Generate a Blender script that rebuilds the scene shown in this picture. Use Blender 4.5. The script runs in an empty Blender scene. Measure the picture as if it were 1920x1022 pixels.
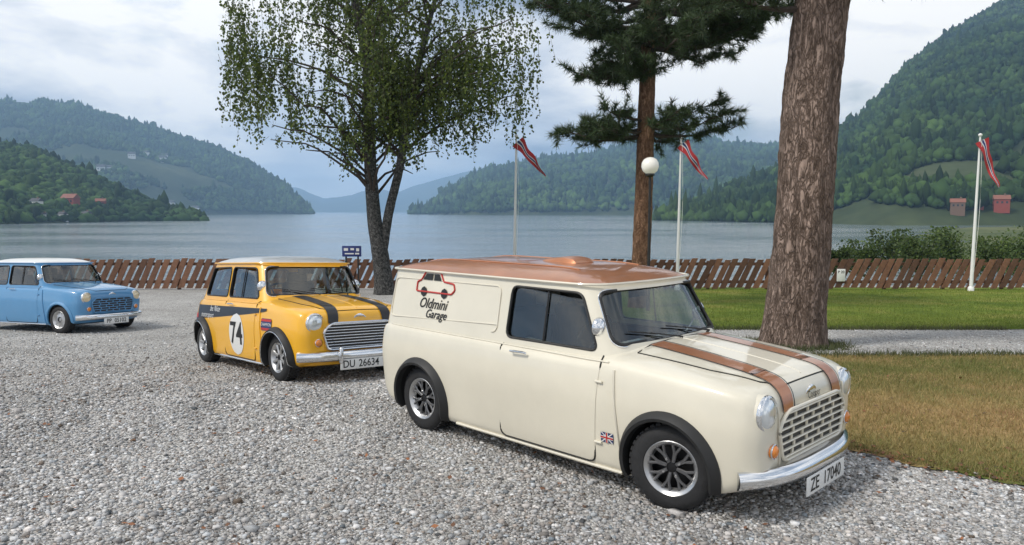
import bpy, bmesh, math, random
import numpy as np
from mathutils import Vector, Matrix
from mathutils.bvhtree import BVHTree

random.seed(7); RNG = np.random.default_rng(7)
SC = bpy.context.scene
COL = SC.collection
R = math.radians

# ------------------------------------------------------------------ camera, sky, sun, exposure
F_PX, CAM_H, PITCH = 1400.0, 1.645, 0.0818
cam = bpy.data.cameras.new('Camera'); camo = bpy.data.objects.new('Camera', cam)
COL.objects.link(camo); SC.camera = camo
cam.sensor_width = 36; cam.lens = 36 * F_PX / 1920; cam.clip_start = .05; cam.clip_end = 30000
camo.location = (0, 0, CAM_H); camo.rotation_euler = (math.pi / 2 - PITCH, 0, 0)

SUN_AZ, SUN_EL = R(205), R(48)          # compass-like: light arrives from front-left, high
w = bpy.data.worlds.new('World'); SC.world = w; w.use_nodes = True
nt = w.node_tree; N = nt.nodes; L = nt.links; N.clear()
out = N.new('ShaderNodeOutputWorld'); bg = N.new('ShaderNodeBackground')
sky = N.new('ShaderNodeTexSky'); sky.sky_type = 'NISHITA'; sky.sun_disc = False
sky.sun_elevation = SUN_EL; sky.sun_rotation = R(300); sky.altitude = 50; sky.air_density = 1.2; sky.dust_density = 2
tc = N.new('ShaderNodeTexCoord')
mp = N.new('ShaderNodeMapping'); mp.inputs['Scale'].default_value = (1.0, 1.0, 2.6); mp.inputs['Location'].default_value = (1.7, .1, .5)
L.new(tc.outputs['Generated'], mp.inputs['Vector'])
n1 = N.new('ShaderNodeTexNoise'); n1.inputs['Scale'].default_value = 2.6; n1.inputs['Detail'].default_value = 7; n1.inputs['Roughness'].default_value = .55; n1.inputs['Distortion'].default_value = .25
n2 = N.new('ShaderNodeTexNoise'); n2.inputs['Scale'].default_value = 4.6; n2.inputs['Detail'].default_value = 8; n2.inputs['Roughness'].default_value = .52
for n in (n1, n2): L.new(mp.outputs[0], n.inputs['Vector'])
cr1 = N.new('ShaderNodeValToRGB'); e = cr1.color_ramp.elements
e[0].position = .40; e[0].color = (.33, .39, .50, 1); e[1].position = .60; e[1].color = (1.30, 1.26, 1.20, 1)
m_ = e.new(.49); m_.color = (.76, .80, .87, 1)
cr2 = N.new('ShaderNodeValToRGB'); e = cr2.color_ramp.elements
e[0].position = .60; e[0].color = (1, 1, 1, 1); e[1].position = .74; e[1].color = (.15, .15, .15, 1)
L.new(n1.outputs['Fac'], cr1.inputs[0]); L.new(n2.outputs['Fac'], cr2.inputs[0])
sk = N.new('ShaderNodeVectorMath'); sk.operation = 'SCALE'; sk.inputs['Scale'].default_value = .11
L.new(sky.outputs[0], sk.inputs[0])
mx = N.new('ShaderNodeMix'); mx.data_type = 'RGBA'
L.new(cr2.outputs[0], mx.inputs[0]); L.new(sk.outputs[0], mx.inputs[6]); L.new(cr1.outputs[0], mx.inputs[7])
L.new(mx.outputs[2], bg.inputs[0]); bg.inputs[1].default_value = .94
L.new(bg.outputs[0], out.inputs[0])

sun = bpy.data.lights.new('Sun', 'SUN'); sun.energy = 2.8; sun.angle = R(11); sun.color = (1, .95, .87)
suno = bpy.data.objects.new('Sun', sun); COL.objects.link(suno)
suno.rotation_euler = (R(42), 0, R(-62)); suno.location = (-20, -10, 40)

SC.view_settings.view_transform = 'Standard'; SC.view_settings.look = 'None'
SC.view_settings.exposure = 0.1; SC.view_settings.gamma = 1.0
SC.cycles.use_denoising = True
SC.cycles.max_bounces = 8; SC.cycles.transparent_max_bounces = 16
SC.cycles.volume_bounces = 1
SC.cycles.sample_clamp_indirect = 6

def ray(px, py):
    """direction of a photo pixel, scaled so that its ground distance (Y) is 1"""
    dx = (px - 960) / F_PX; dz = -(py - 511) / F_PX
    y = math.cos(PITCH) + dz * math.sin(PITCH); z = -math.sin(PITCH) + dz * math.cos(PITCH)
    return dx / y, z / y
def at(px, py, Y):
    a, b = ray(px, py); return a * Y, Y, CAM_H + b * Y
LAKE_Z = -6.0
def on_lake(px, py, z=LAKE_Z):
    a, b = ray(px, py); Y = (z - CAM_H) / b; return a * Y, Y, z

# ------------------------------------------------------------------ helpers
def pchip(xs, ys):
    xs = np.asarray(xs, float); ys = np.asarray(ys, float)
    if xs[0] > xs[-1]: xs, ys = xs[::-1], ys[::-1]
    h = np.diff(xs); d = np.diff(ys) / h
    m = np.zeros_like(ys); m[0] = d[0]; m[-1] = d[-1]
    for i in range(1, len(xs) - 1):
        if d[i - 1] * d[i] > 0:
            w1 = 2 * h[i] + h[i - 1]; w2 = h[i] + 2 * h[i - 1]
            m[i] = (w1 + w2) / (w1 / d[i - 1] + w2 / d[i])
    def f(x):
        x = np.clip(np.asarray(x, float), xs[0], xs[-1]); i = np.clip(np.searchsorted(xs, x) - 1, 0, len(xs) - 2)
        t = (x - xs[i]) / h[i]; t2 = t * t; t3 = t2 * t
        return (2*t3-3*t2+1)*ys[i] + (t3-2*t2+t)*h[i]*m[i] + (-2*t3+3*t2)*ys[i+1] + (t3-t2)*h[i]*m[i+1]
    return f
GZ = pchip([-12, 3.6, 6.2, 8, 13.4, 27, 31, 38, 48, 80, 200], [.0, 0, 0, -.12, -.5, -1.17, -1.45, -4.2, -6.8, -8, -9])

def link(o, parent=None):
    COL.objects.link(o)
    if parent is not None: o.parent = parent
    return o
def tag(o, label=None, cat=None, group=None, kind=None):
    if label: o['label'] = label
    if cat: o['category'] = cat
    if group: o['group'] = group
    if kind: o['kind'] = kind
    return o
def empty(name, loc=(0, 0, 0), rz=0.0):
    o = bpy.data.objects.new(name, None); COL.objects.link(o); o.location = loc; o.rotation_euler = (0, 0, rz)
    o.empty_display_size = .2
    return o
def fast_mesh(name, V, Fc, mat=None, smooth=False, cols=None):
    """V (n,3); Fc (m,k) constant k; cols optional per-face (m,3)"""
    V = np.ascontiguousarray(V, dtype=np.float32); Fc = np.ascontiguousarray(Fc, dtype=np.int32)
    me = bpy.data.meshes.new(name); k = Fc.shape[1]
    me.vertices.add(len(V)); me.vertices.foreach_set('co', V.ravel())
    me.loops.add(Fc.size); me.loops.foreach_set('vertex_index', Fc.ravel())
    me.polygons.add(len(Fc))
    me.polygons.foreach_set('loop_start', np.arange(0, Fc.size, k, dtype=np.int32))
    if smooth: me.polygons.foreach_set('use_smooth', np.ones(len(Fc), bool))
    if cols is not None:
        a = me.attributes.new('tint', 'FLOAT_COLOR', 'FACE')
        c = np.ones((len(Fc), 4), np.float32); c[:, :3] = cols; a.data.foreach_set('color', c.ravel())
    me.update(calc_edges=True)
    if mat: me.materials.append(mat)
    return me
def obj(name, V, Fc, mat=None, parent=None, smooth=False, sharp=None):
    me = bpy.data.meshes.new(name); me.from_pydata([tuple(v) for v in V], [], [tuple(int(i) for i in f) for f in Fc])
    if mat: me.materials.append(mat)
    finish(me, smooth, sharp)
    return link(bpy.data.objects.new(name, me), parent)
def finish(me, smooth, sharp=None):
    if smooth:
        me.polygons.foreach_set('use_smooth', np.ones(len(me.polygons), bool))
        if sharp:
            bm = bmesh.new(); bm.from_mesh(me)
            for ed in bm.edges:
                if len(ed.link_faces) == 2 and ed.calc_face_angle(0) > R(sharp): ed.smooth = False
            bm.to_mesh(me); bm.free()
    me.update()
class MB:
    """collects simple shapes, then links them as one mesh"""
    def __init__(s): s.v = []; s.f = []
    def add(s, V, Fc):
        b = len(s.v); s.v += [tuple(map(float, v)) for v in V]; s.f += [tuple(int(i) + b for i in f) for f in Fc]; return s
    def box(s, c, d, rot=None):
        V = [Vector((sx * d[0] / 2, sy * d[1] / 2, sz * d[2] / 2)) for sx in (-1, 1) for sy in (-1, 1) for sz in (-1, 1)]
        if rot is not None: V = [rot @ v for v in V]
        V = [v + Vector(c) for v in V]
        return s.add(V, [(0, 1, 3, 2), (4, 6, 7, 5), (0, 4, 5, 1), (2, 3, 7, 6), (0, 2, 6, 4), (1, 5, 7, 3)])
    def tube(s, pts, r, n=8, closed=False, flat=1.0, up=(0, 0, 1), caps=True):
        P = [Vector(p) for p in pts]; m = len(P); rr = r if hasattr(r, '__len__') else [r] * m
        V = []; up = Vector(up)
        for i in range(m):
            a = P[(i - 1) % m] if (closed or i > 0) else P[i]; b = P[(i + 1) % m] if (closed or i < m - 1) else P[i]
            t = (b - a).normalized()
            x = t.cross(up)
            if x.length < 1e-3: x = t.cross(Vector((1, 0, 0)))
            x.normalize(); y = x.cross(t)
            for j in range(n):
                an = 2 * math.pi * j / n
                V.append(P[i] + x * (math.cos(an) * rr[i]) + y * (math.sin(an) * rr[i] * flat))
        Fc = []
        for i in range(m if closed else m - 1):
            for j in range(n):
                Fc.append((i * n + j, i * n + (j + 1) % n, ((i + 1) % m) * n + (j + 1) % n, ((i + 1) % m) * n + j))
        if caps and not closed:
            Fc.append(tuple(range(n - 1, -1, -1))); Fc.append(tuple((m - 1) * n + j for j in range(n)))
        return s.add(V, Fc)
    def lathe(s, prof, n=32, axis='y', c=(0, 0, 0), cap=True):
        """prof: (radius, height along axis)"""
        V = []; m = len(prof)
        for r_, h in prof:
            for j in range(n):
                a = 2 * math.pi * j / n; p, q = r_ * math.cos(a), r_ * math.sin(a)
                V.append({'y': (c[0] + p, c[1] + h, c[2] + q), 'z': (c[0] + p, c[1] + q, c[2] + h), 'x': (c[0] + h, c[1] + p, c[2] + q)}[axis])
        Fc = [(i * n + j, i * n + (j + 1) % n, (i + 1) * n + (j + 1) % n, (i + 1) * n + j) for i in range(m - 1) for j in range(n)]
        if cap: Fc += [tuple(range(n - 1, -1, -1)), tuple((m - 1) * n + j for j in range(n))]
        return s.add(V, Fc)
    def build(s, name, mat, parent=None, smooth=True, sharp=40):
        return obj(name, s.v, s.f, mat, parent, smooth, sharp)
def bevel_box(name, c, d, r, mat, parent=None, rot=None, seg=2):
    bm = bmesh.new(); bmesh.ops.create_cube(bm, size=1)
    for v in bm.verts: v.co = Vector((v.co.x * d[0], v.co.y * d[1], v.co.z * d[2]))
    bmesh.ops.bevel(bm, geom=list(bm.edges), offset=r, segments=seg, affect='EDGES', profile=.5)
    for v in bm.verts: v.co = (rot @ v.co if rot is not None else v.co) + Vector(c)
    me = bpy.data.meshes.new(name); bm.to_mesh(me); bm.free(); me.materials.append(mat); finish(me, True, 50)
    return link(bpy.data.objects.new(name, me), parent)
def rpoly(P, r, n=6):
    """polygon with rounded corners"""
    P = [np.array(p, float) for p in P]; o = []
    for i in range(len(P)):
        a, b, c = P[i - 1], P[i], P[(i + 1) % len(P)]
        u = (a - b) / np.linalg.norm(a - b); v = (c - b) / np.linalg.norm(c - b)
        p0, p1 = b + u * r, b + v * r
        for k in range(n + 1):
            t = k / n; o.append((1-t)**2 * p0 + 2*t*(1-t) * b + t*t * p1)
    return o
def prism(P, axis, lo, hi):
    n = len(P)
    def mk(p, h): return {'x': (h, p[0], p[1]), 'y': (p[0], h, p[1]), 'z': (p[0], p[1], h)}[axis]
    V = [mk(p, lo) for p in P] + [mk(p, hi) for p in P]
    Fc = [tuple(range(n)), tuple(range(2 * n - 1, n - 1, -1))] + [(i, i + n, (i + 1) % n + n, (i + 1) % n) for i in range(n)]
    return V, Fc
def fix_normals(me):
    bm = bmesh.new(); bm.from_mesh(me); bmesh.ops.recalc_face_normals(bm, faces=bm.faces); bm.to_mesh(me); bm.free()
def bool_cut(o, cutters):
    """subtract [(V,F,mat)] from o's mesh, cut faces take the cutter's material"""
    fix_normals(o.data); tmp = []; par = o.parent; o.parent = None
    for V, Fc, mat in cutters:
        c = obj('cutter', V, Fc, mat); fix_normals(c.data); tmp.append(c)
        m = o.modifiers.new('b', 'BOOLEAN'); m.operation = 'DIFFERENCE'; m.object = c; m.solver = 'EXACT'; m.material_mode = 'TRANSFER'
    bpy.context.view_layer.update()
    dg = bpy.context.evaluated_depsgraph_get()
    me = bpy.data.meshes.new_from_object(o.evaluated_get(dg)); o.modifiers.clear()
    old = o.data; me.name = old.name; o.data = me; bpy.data.meshes.remove(old)
    for c in tmp:
        d = c.data; bpy.data.objects.remove(c); bpy.data.meshes.remove(d)
    finish(o.data, True, 32); o.parent = par
    return o
def text_mesh(txt, size, shear=0.0, bold=0.0, align='CENTER'):
    cu = bpy.data.curves.new('t', 'FONT'); cu.body = txt; cu.size = size; cu.shear = shear; cu.offset = bold
    cu.align_x = align; cu.align_y = 'CENTER'; cu.resolution_u = 3
    o = link(bpy.data.objects.new('t', cu)); bpy.context.view_layer.update()
    me = bpy.data.meshes.new_from_object(o.evaluated_get(bpy.context.evaluated_depsgraph_get()))
    V = [tuple(v.co) for v in me.vertices]; Fc = [tuple(p.vertices) for p in me.polygons]
    bpy.data.objects.remove(o); bpy.data.curves.remove(cu); bpy.data.meshes.remove(me)
    return V, Fc

# ------------------------------------------------------------------ materials
MATS = {}
def mat(name, col, rough=.5, metal=0.0, coat=0.0, noise=0.0, nscale=8.0, bump=0.0, bscale=40.0, trans=0.0, emis=None, spec=None, alpha=None, tint=False, tintmul=1.0, sub=0.0, coord='Object', ior=None):
    m = bpy.data.materials.new(name); m.use_nodes = True; MATS[name] = m
    nt = m.node_tree; b = nt.nodes['Principled BSDF']; ln = nt.links
    b.inputs['Base Color'].default_value = (*col, 1); b.inputs['Roughness'].default_value = rough; b.inputs['Metallic'].default_value = metal
    b.inputs['Coat Weight'].default_value = coat; b.inputs['Coat Roughness'].default_value = .06
    b.inputs['Transmission Weight'].default_value = trans
    if ior: b.inputs['IOR'].default_value = ior
    if spec is not None: b.inputs['Specular IOR Level'].default_value = spec
    if emis: b.inputs['Emission Color'].default_value = (*emis[:3], 1); b.inputs['Emission Strength'].default_value = emis[3]
    if alpha is not None: b.inputs['Alpha'].default_value = alpha
    src = None
    if tint:
        a = nt.nodes.new('ShaderNodeAttribute'); a.attribute_name = 'tint'; src = a.outputs['Color']
    tcn = nt.nodes.new('ShaderNodeTexCoord') if (noise or bump) else None
    if noise:
        n = nt.nodes.new('ShaderNodeTexNoise'); n.inputs['Scale'].default_value = nscale; n.inputs['Detail'].default_value = 6; n.inputs['Roughness'].default_value = .6
        ln.new(tcn.outputs[coord], n.inputs['Vector'])
        r = nt.nodes.new('ShaderNodeValToRGB'); r.color_ramp.elements[0].position = .3; r.color_ramp.elements[1].position = .7
        lo, hi = 1 - noise, 1 + noise
        r.color_ramp.elements[0].color = (lo, lo, lo, 1); r.color_ramp.elements[1].color = (hi, hi, hi, 1)
        ln.new(n.outputs['Fac'], r.inputs[0])
        x = nt.nodes.new('ShaderNodeMix'); x.data_type = 'RGBA'; x.blend_type = 'MULTIPLY'; x.inputs[0].default_value = 1
        x.inputs[6].default_value = (*col, 1)
        if src: ln.new(src, x.inputs[6])
        ln.new(r.outputs[0], x.inputs[7]); src = x.outputs[2]
    if src: ln.new(src, b.inputs['Base Color'])
    if bump:
        n = nt.nodes.new('ShaderNodeTexNoise'); n.inputs['Scale'].default_value = bscale; n.inputs['Detail'].default_value = 5
        ln.new(tcn.outputs[coord], n.inputs['Vector'])
        bp = nt.nodes.new('ShaderNodeBump'); bp.inputs['Strength'].default_value = bump; bp.inputs['Distance'].default_value = .02
        ln.new(n.outputs['Fac'], bp.inputs['Height']); ln.new(bp.outputs[0], b.inputs['Normal'])
    return m
def leafmat(name, translucency=.35, rough=.55):
    m = mat(name, (.06, .1, .03), rough, tint=True); nt = m.node_tree; b = nt.nodes['Principled BSDF']
    tr = nt.nodes.new('ShaderNodeBsdfTranslucent'); mix = nt.nodes.new('ShaderNodeMixShader'); mix.inputs[0].default_value = translucency
    a = [n for n in nt.nodes if n.type == 'ATTRIBUTE'][0]
    nt.links.new(a.outputs['Color'], tr.inputs[0]); nt.links.new(b.outputs[0], mix.inputs[1]); nt.links.new(tr.outputs[0], mix.inputs[2])
    nt.links.new(mix.outputs[0], nt.nodes['Material Output'].inputs['Surface']); return m

M_CREAM = mat('cream_paint', (.67, .625, .51), .42, coat=1.0, noise=.055, nscale=2.2)
M_COPPER = mat('copper_paint', (.40, .155, .062), .34, metal=.35, coat=.7, noise=.16, nscale=5, bump=.05, bscale=90)
M_YELLOW = mat('yellow_paint', (.82, .42, .008), .4, coat=1.0, noise=.03, nscale=3)
M_BLUE = mat('blue_paint', (.075, .25, .47), .4, coat=1.0, noise=.03, nscale=3)
M_WHITE = mat('white_paint', (.70, .70, .68), .4, coat=.5, noise=.03, nscale=4)
M_SILVER = mat('grey_roof_paint', (.42, .43, .43), .38, metal=.2, coat=.6, noise=.12, nscale=9)
M_BLACKP = mat('black_vinyl', (.012, .012, .014), .42, coat=.2)
M_BLACK = mat('black_trim', (.014, .014, .014), .55, noise=.2, nscale=12)
M_DARK = mat('interior_dark', (.018, .017, .016), .8, noise=.25, nscale=10)
M_WELL = mat('underbody', (.012, .012, .012), .9)
M_RUBBER = mat('rubber', (.017, .017, .018), .78, noise=.3, nscale=30, bump=.15, bscale=120)
M_CHROME = mat('chrome', (.78, .79, .80), .13, metal=1.0, noise=.04, nscale=20)
M_ALLOY = mat('alloy', (.55, .55, .55), .32, metal=.9, noise=.1, nscale=30)
M_ALLOYD = mat('dark_alloy', (.035, .035, .037), .38, metal=.8, noise=.15, nscale=30)
M_GLASS = mat('tinted_glass', (.55, .60, .58), .03, trans=0, alpha=.34, spec=.9)
M_LENS = mat('lamp_glass', (.72, .76, .78), .12, metal=.55, coat=1.0)
M_LENSY = mat('warm_lamp_glass', (.72, .60, .40), .12, metal=.35, coat=1.0)
M_AMBER = mat('amber_lens', (.65, .20, .02), .2, coat=.8)
M_PLATE = mat('plate_white', (.74, .74, .72), .45)
M_INK = mat('ink_black', (.01, .01, .01), .5)
M_RED = mat('red_vinyl', (.45, .03, .025), .45)
M_NAVY = mat('navy_vinyl', (.02, .035, .12), .45)
M_GAP = mat('panel_gap', (.02, .02, .018), .8)
M_SEAT = mat('seat_vinyl', (.028, .026, .024), .6, noise=.2, nscale=14)

# glass: thin see-through sheet that still mirrors the sky
def glassmat(name, tintc, refl):
    m = bpy.data.materials.new(name); m.use_nodes = True; nt = m.node_tree; nt.nodes.clear()
    o = nt.nodes.new('ShaderNodeOutputMaterial'); t = nt.nodes.new('ShaderNodeBsdfTransparent'); g = nt.nodes.new('ShaderNodeBsdfGlossy')
    t.inputs[0].default_value = (*tintc, 1); g.inputs['Roughness'].default_value = .02; g.inputs[0].default_value = (.95, .97, .97, 1)
    f = nt.nodes.new('ShaderNodeFresnel'); f.inputs[0].default_value = 1.5
    mu = nt.nodes.new('ShaderNodeMath'); mu.operation = 'MULTIPLY_ADD'; mu.inputs[1].default_value = 1.6; mu.inputs[2].default_value = refl; mu.use_clamp = True
    mix = nt.nodes.new('ShaderNodeMixShader'); nt.links.new(f.outputs[0], mu.inputs[0]); nt.links.new(mu.outputs[0], mix.inputs[0])
    nt.links.new(t.outputs[0], mix.inputs[1]); nt.links.new(g.outputs[0], mix.inputs[2]); nt.links.new(mix.outputs[0], o.inputs[0]); return m
M_GLASS = glassmat('window_glass', (.58, .63, .60), .035)

# ------------------------------------------------------------------ setting: ground, lawn, lake
def voronoi_ground(name, cols, scale, bump, rough=.9, patch=None):
    m = bpy.data.materials.new(name); m.use_nodes = True; nt = m.node_tree; b = nt.nodes['Principled BSDF']; ln = nt.links
    b.inputs['Roughness'].default_value = rough; b.inputs['Specular IOR Level'].default_value = .25
    tcn = nt.nodes.new('ShaderNodeTexCoord')
    v = nt.nodes.new('ShaderNodeTexVoronoi'); v.inputs['Scale'].default_value = scale; ln.new(tcn.outputs['Object'], v.inputs['Vector'])
    r = nt.nodes.new('ShaderNodeValToRGB'); el = r.color_ramp.elements
    el[0].position = 0; el[0].color = (*cols[0], 1); el[1].position = 1; el[1].color = (*cols[-1], 1)
    for i, c in enumerate(cols[1:-1]): q = el.new((i + 1) / (len(cols) - 1)); q.color = (*c, 1)
    sep = nt.nodes.new('ShaderNodeSeparateColor'); ln.new(v.outputs['Color'], sep.inputs[0]); ln.new(sep.outputs[0], r.inputs[0])
    n = nt.nodes.new('ShaderNodeTexNoise'); n.inputs['Scale'].default_value = .55; n.inputs['Detail'].default_value = 8; n.inputs['Roughness'].default_value = .6
    ln.new(tcn.outputs['Object'], n.inputs['Vector'])
    r2 = nt.nodes.new('ShaderNodeValToRGB'); e2 = r2.color_ramp.elements; e2[0].position = .32; e2[0].color = (.72, .71, .70, 1); e2[1].position = .68; e2[1].color = (1.12, 1.12, 1.13, 1)
    ln.new(n.outputs['Fac'], r2.inputs[0])
    x = nt.nodes.new('ShaderNodeMix'); x.data_type = 'RGBA'; x.blend_type = 'MULTIPLY'; x.inputs[0].default_value = 1
    ln.new(r.outputs[0], x.inputs[6]); ln.new(r2.outputs[0], x.inputs[7]); ln.new(x.outputs[2], b.inputs['Base Color'])
    bp = nt.nodes.new('ShaderNodeBump'); bp.inputs['Strength'].default_value = bump; bp.inputs['Distance'].default_value = .015; bp.invert = True
    ln.new(v.outputs['Distance'], bp.inputs['Height']); ln.new(bp.outputs[0], b.inputs['Normal'])
    return m
M_GRAVEL = voronoi_ground('gravel', [(.14, .138, .13), (.30, .29, .275), (.39, .38, .36), (.50, .49, .465), (.68, .67, .64)], 60, 1.0)
def noise_ground(name, stops, scale, fine, bump):
    m = bpy.data.materials.new(name); m.use_nodes = True; nt = m.node_tree; b = nt.nodes['Principled BSDF']; ln = nt.links
    b.inputs['Roughness'].default_value = .95; b.inputs['Specular IOR Level'].default_value = .15
    tcn = nt.nodes.new('ShaderNodeTexCoord')
    n = nt.nodes.new('ShaderNodeTexNoise'); n.inputs['Scale'].default_value = scale; n.inputs['Detail'].default_value = 9; n.inputs['Roughness'].default_value = .62
    n2 = nt.nodes.new('ShaderNodeTexNoise'); n2.inputs['Scale'].default_value = fine; n2.inputs['Detail'].default_value = 4
    for q in (n, n2): ln.new(tcn.outputs['Object'], q.inputs['Vector'])
    r = nt.nodes.new('ShaderNodeValToRGB'); el = r.color_ramp.elements
    el[0].position = stops[0][0]; el[0].color = (*stops[0][1], 1); el[1].position = stops[-1][0]; el[1].color = (*stops[-1][1], 1)
    for p, c in stops[1:-1]: q = el.new(p); q.color = (*c, 1)
    ln.new(n.outputs['Fac'], r.inputs[0])
    r2 = nt.nodes.new('ShaderNodeValToRGB'); r2.color_ramp.elements[0].color = (.55, .55, .55, 1); r2.color_ramp.elements[1].color = (1.4, 1.4, 1.4, 1)
    ln.new(n2.outputs['Fac'], r2.inputs[0])
    x = nt.nodes.new('ShaderNodeMix'); x.data_type = 'RGBA'; x.blend_type = 'MULTIPLY'; x.inputs[0].default_value = 1
    ln.new(r.outputs[0], x.inputs[6]); ln.new(r2.outputs[0], x.inputs[7]); ln.new(x.outputs[2], b.inputs['Base Color'])
    bp = nt.nodes.new('ShaderNodeBump'); bp.inputs['Strength'].default_value = bump; bp.inputs['Distance'].default_value = .05
    ln.new(n2.outputs['Fac'], bp.inputs['Height']); ln.new(bp.outputs[0], b.inputs['Normal'])
    return m
M_LAWN = noise_ground('lawn_grass', [(.32, (.075, .12, .016)), (.48, (.14, .19, .024)), (.62, (.24, .235, .055))], .6, 30, .6)
M_DRY = noise_ground('dry_grass', [(.34, (.12, .15, .035)), (.44, (.22, .19, .07)), (.54, (.36, .25, .115)), (.66, (.24, .14, .065))], .8, 26, .7)
M_SHORE = noise_ground('shore_green', [(.3, (.05, .07, .025)), (.5, (.085, .105, .04)), (.7, (.15, .15, .07))], .05, 1.2, .6)

def sheet(name, xs, ys, zf, mat_, mask=None):
    X, Y = np.meshgrid(xs, ys); V = np.stack([X, Y, zf(X, Y)], -1).reshape(-1, 3); nx = len(xs)
    i = np.arange(len(ys) - 1)[:, None] * nx + np.arange(nx - 1)[None]
    Fc = np.stack([i, i + 1, i + nx + 1, i + nx], -1).reshape(-1, 4)
    return tag(link(bpy.data.objects.new(name, fast_mesh(name, V, Fc, mat_, True))), kind='structure')
def wob(x, s=1.0, ph=0.0):
    return np.sin(x * 1.7 * s + ph) * .5 + np.sin(x * 3.9 * s + 1.3 + ph) * .3 + np.sin(x * 8.3 * s + .7 + ph * 2) * .2
ys = np.concatenate([np.arange(-12, 36, .5), np.arange(36, 220, 6)])
xs = np.concatenate([np.arange(-260, -40, 20), np.arange(-40, 40, 1.0), np.arange(40, 261, 20)])
sheet('ground', xs, ys, lambda X, Y: GZ(Y) + .006 * wob(X * .8) * (Y < 20), M_GRAVEL)

def edged_sheet(name, rows, zoff, mat_, nu=60):
    """rows: (y, x_left, x_right); a sheet that follows the ground a few mm above it"""
    V = []; m = len(rows)
    for y, a, b in rows:
        for u in np.linspace(0, 1, nu): x = a + (b - a) * u; V.append((x, y, float(GZ(y)) + .006 * float(wob(x * .8)) * (y < 20) + zoff))
    Fc = [(i*nu+j, i*nu+j+1, (i+1)*nu+j+1, (i+1)*nu+j) for i in range(m-1) for j in range(nu-1)]
    return tag(obj(name, V, Fc, mat_, None, True), kind='structure')
# lawn on the right, from beyond the gravel path to the fence
lrows = []
for y in np.arange(13.5, 28.5, .25):
    lrows.append((y + (.10 * float(wob(y * 3)) if y > 13.6 else 0), -.6 + .35 * float(wob(y * 1.3)), 60))
edged_sheet('lawn', lrows, .012, M_LAWN, 160)
# dry grass wedge to the right of the van: transposed so that its near edge can wander
def wedge(name, x0, x1, nx, near, far, zoff, mat_, ny=40):
    V = []; Fc = []
    for i in range(nx):
        x = x0 + (x1 - x0) * i / (nx - 1); a, b = near(x), far(x)
        for j in range(ny):
            y = a + (b - a) * j / (ny - 1); V.append((x, y, float(GZ(y)) + .006 * float(wob(x * .8)) + zoff))
    for i in range(nx - 1):
        for j in range(ny - 1): Fc.append((i*ny+j, (i+1)*ny+j, (i+1)*ny+j+1, i*ny+j+1))
    return tag(obj(name, V, Fc, mat_, None, True), kind='structure')
def dn_(x): return np.maximum(3.3, 5.0 - .82 * (x - 2.3)) + .07 * wob(x * 2.2) + .035 * wob(x * 11) + .02 * wob(x * 31)
def dry_near(x): return float(dn_(np.array(float(x)))) + (max(0, 2.2 - x) ** 1.5) * 1.6
def dry_far(x): return max(dry_near(x) + .05, 9.55 + .12 * float(wob(x * 1.6, ph=2)) - max(0, 2.4 - x) * 2)
wedge('dry_grass', 1.5, 16, 420, dry_near, dry_far, .010, M_DRY)

# lake
def water_mat():
    m = bpy.data.materials.new('lake_water'); m.use_nodes = True; nt = m.node_tree; b = nt.nodes['Principled BSDF']; ln = nt.links
    b.inputs['Base Color'].default_value = (.16, .20, .225, 1); b.inputs['Roughness'].default_value = .12; b.inputs['IOR'].default_value = 1.45
    b.inputs['Specular IOR Level'].default_value = .6
    tcn = nt.nodes.new('ShaderNodeTexCoord'); hs = []
    for sc, st, d in ((.06, (1, 2.2, 1), 5), (.9, (1, 1.8, 1), 3), (.006, (1, 3.0, 1), 4)):
        mpn = nt.nodes.new('ShaderNodeMapping'); mpn.inputs['Scale'].default_value = st; ln.new(tcn.outputs['Object'], mpn.inputs['Vector'])
        n = nt.nodes.new('ShaderNodeTexNoise'); n.inputs['Scale'].default_value = sc; n.inputs['Detail'].default_value = d; ln.new(mpn.outputs[0], n.inputs['Vector']); hs.append(n)
    a = nt.nodes.new('ShaderNodeMath'); a.operation = 'MULTIPLY_ADD'; a.inputs[1].default_value = 3.0
    ln.new(hs[0].outputs['Fac'], a.inputs[0]); ln.new(hs[1].outputs['Fac'], a.inputs[2])
    # calm and rippled streaks
    r = nt.nodes.new('ShaderNodeValToRGB'); r.color_ramp.elements[0].position = .42; r.color_ramp.elements[1].position = .58
    r.color_ramp.elements[0].color = (.25, .25, .25, 1); r.color_ramp.elements[1].color = (1, 1, 1, 1)
    ln.new(hs[2].outputs['Fac'], r.inputs[0])
    st = nt.nodes.new('ShaderNodeMath'); st.operation = 'MULTIPLY'; st.inputs[1].default_value = .5; ln.new(r.outputs[0], st.inputs[0])
    bp = nt.nodes.new('ShaderNodeBump'); bp.inputs['Distance'].default_value = .35; ln.new(st.outputs[0], bp.inputs['Strength'])
    ln.new(a.outputs[0], bp.inputs['Height']); ln.new(bp.outputs[0], b.inputs['Normal']); return m
V = [(-9000, 36, LAKE_Z), (9000, 36, LAKE_Z), (9000, 16000, LAKE_Z), (-9000, 16000, LAKE_Z)]
tag(obj('lake', V, [(0, 1, 2, 3)], water_mat()), kind='structure')

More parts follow.
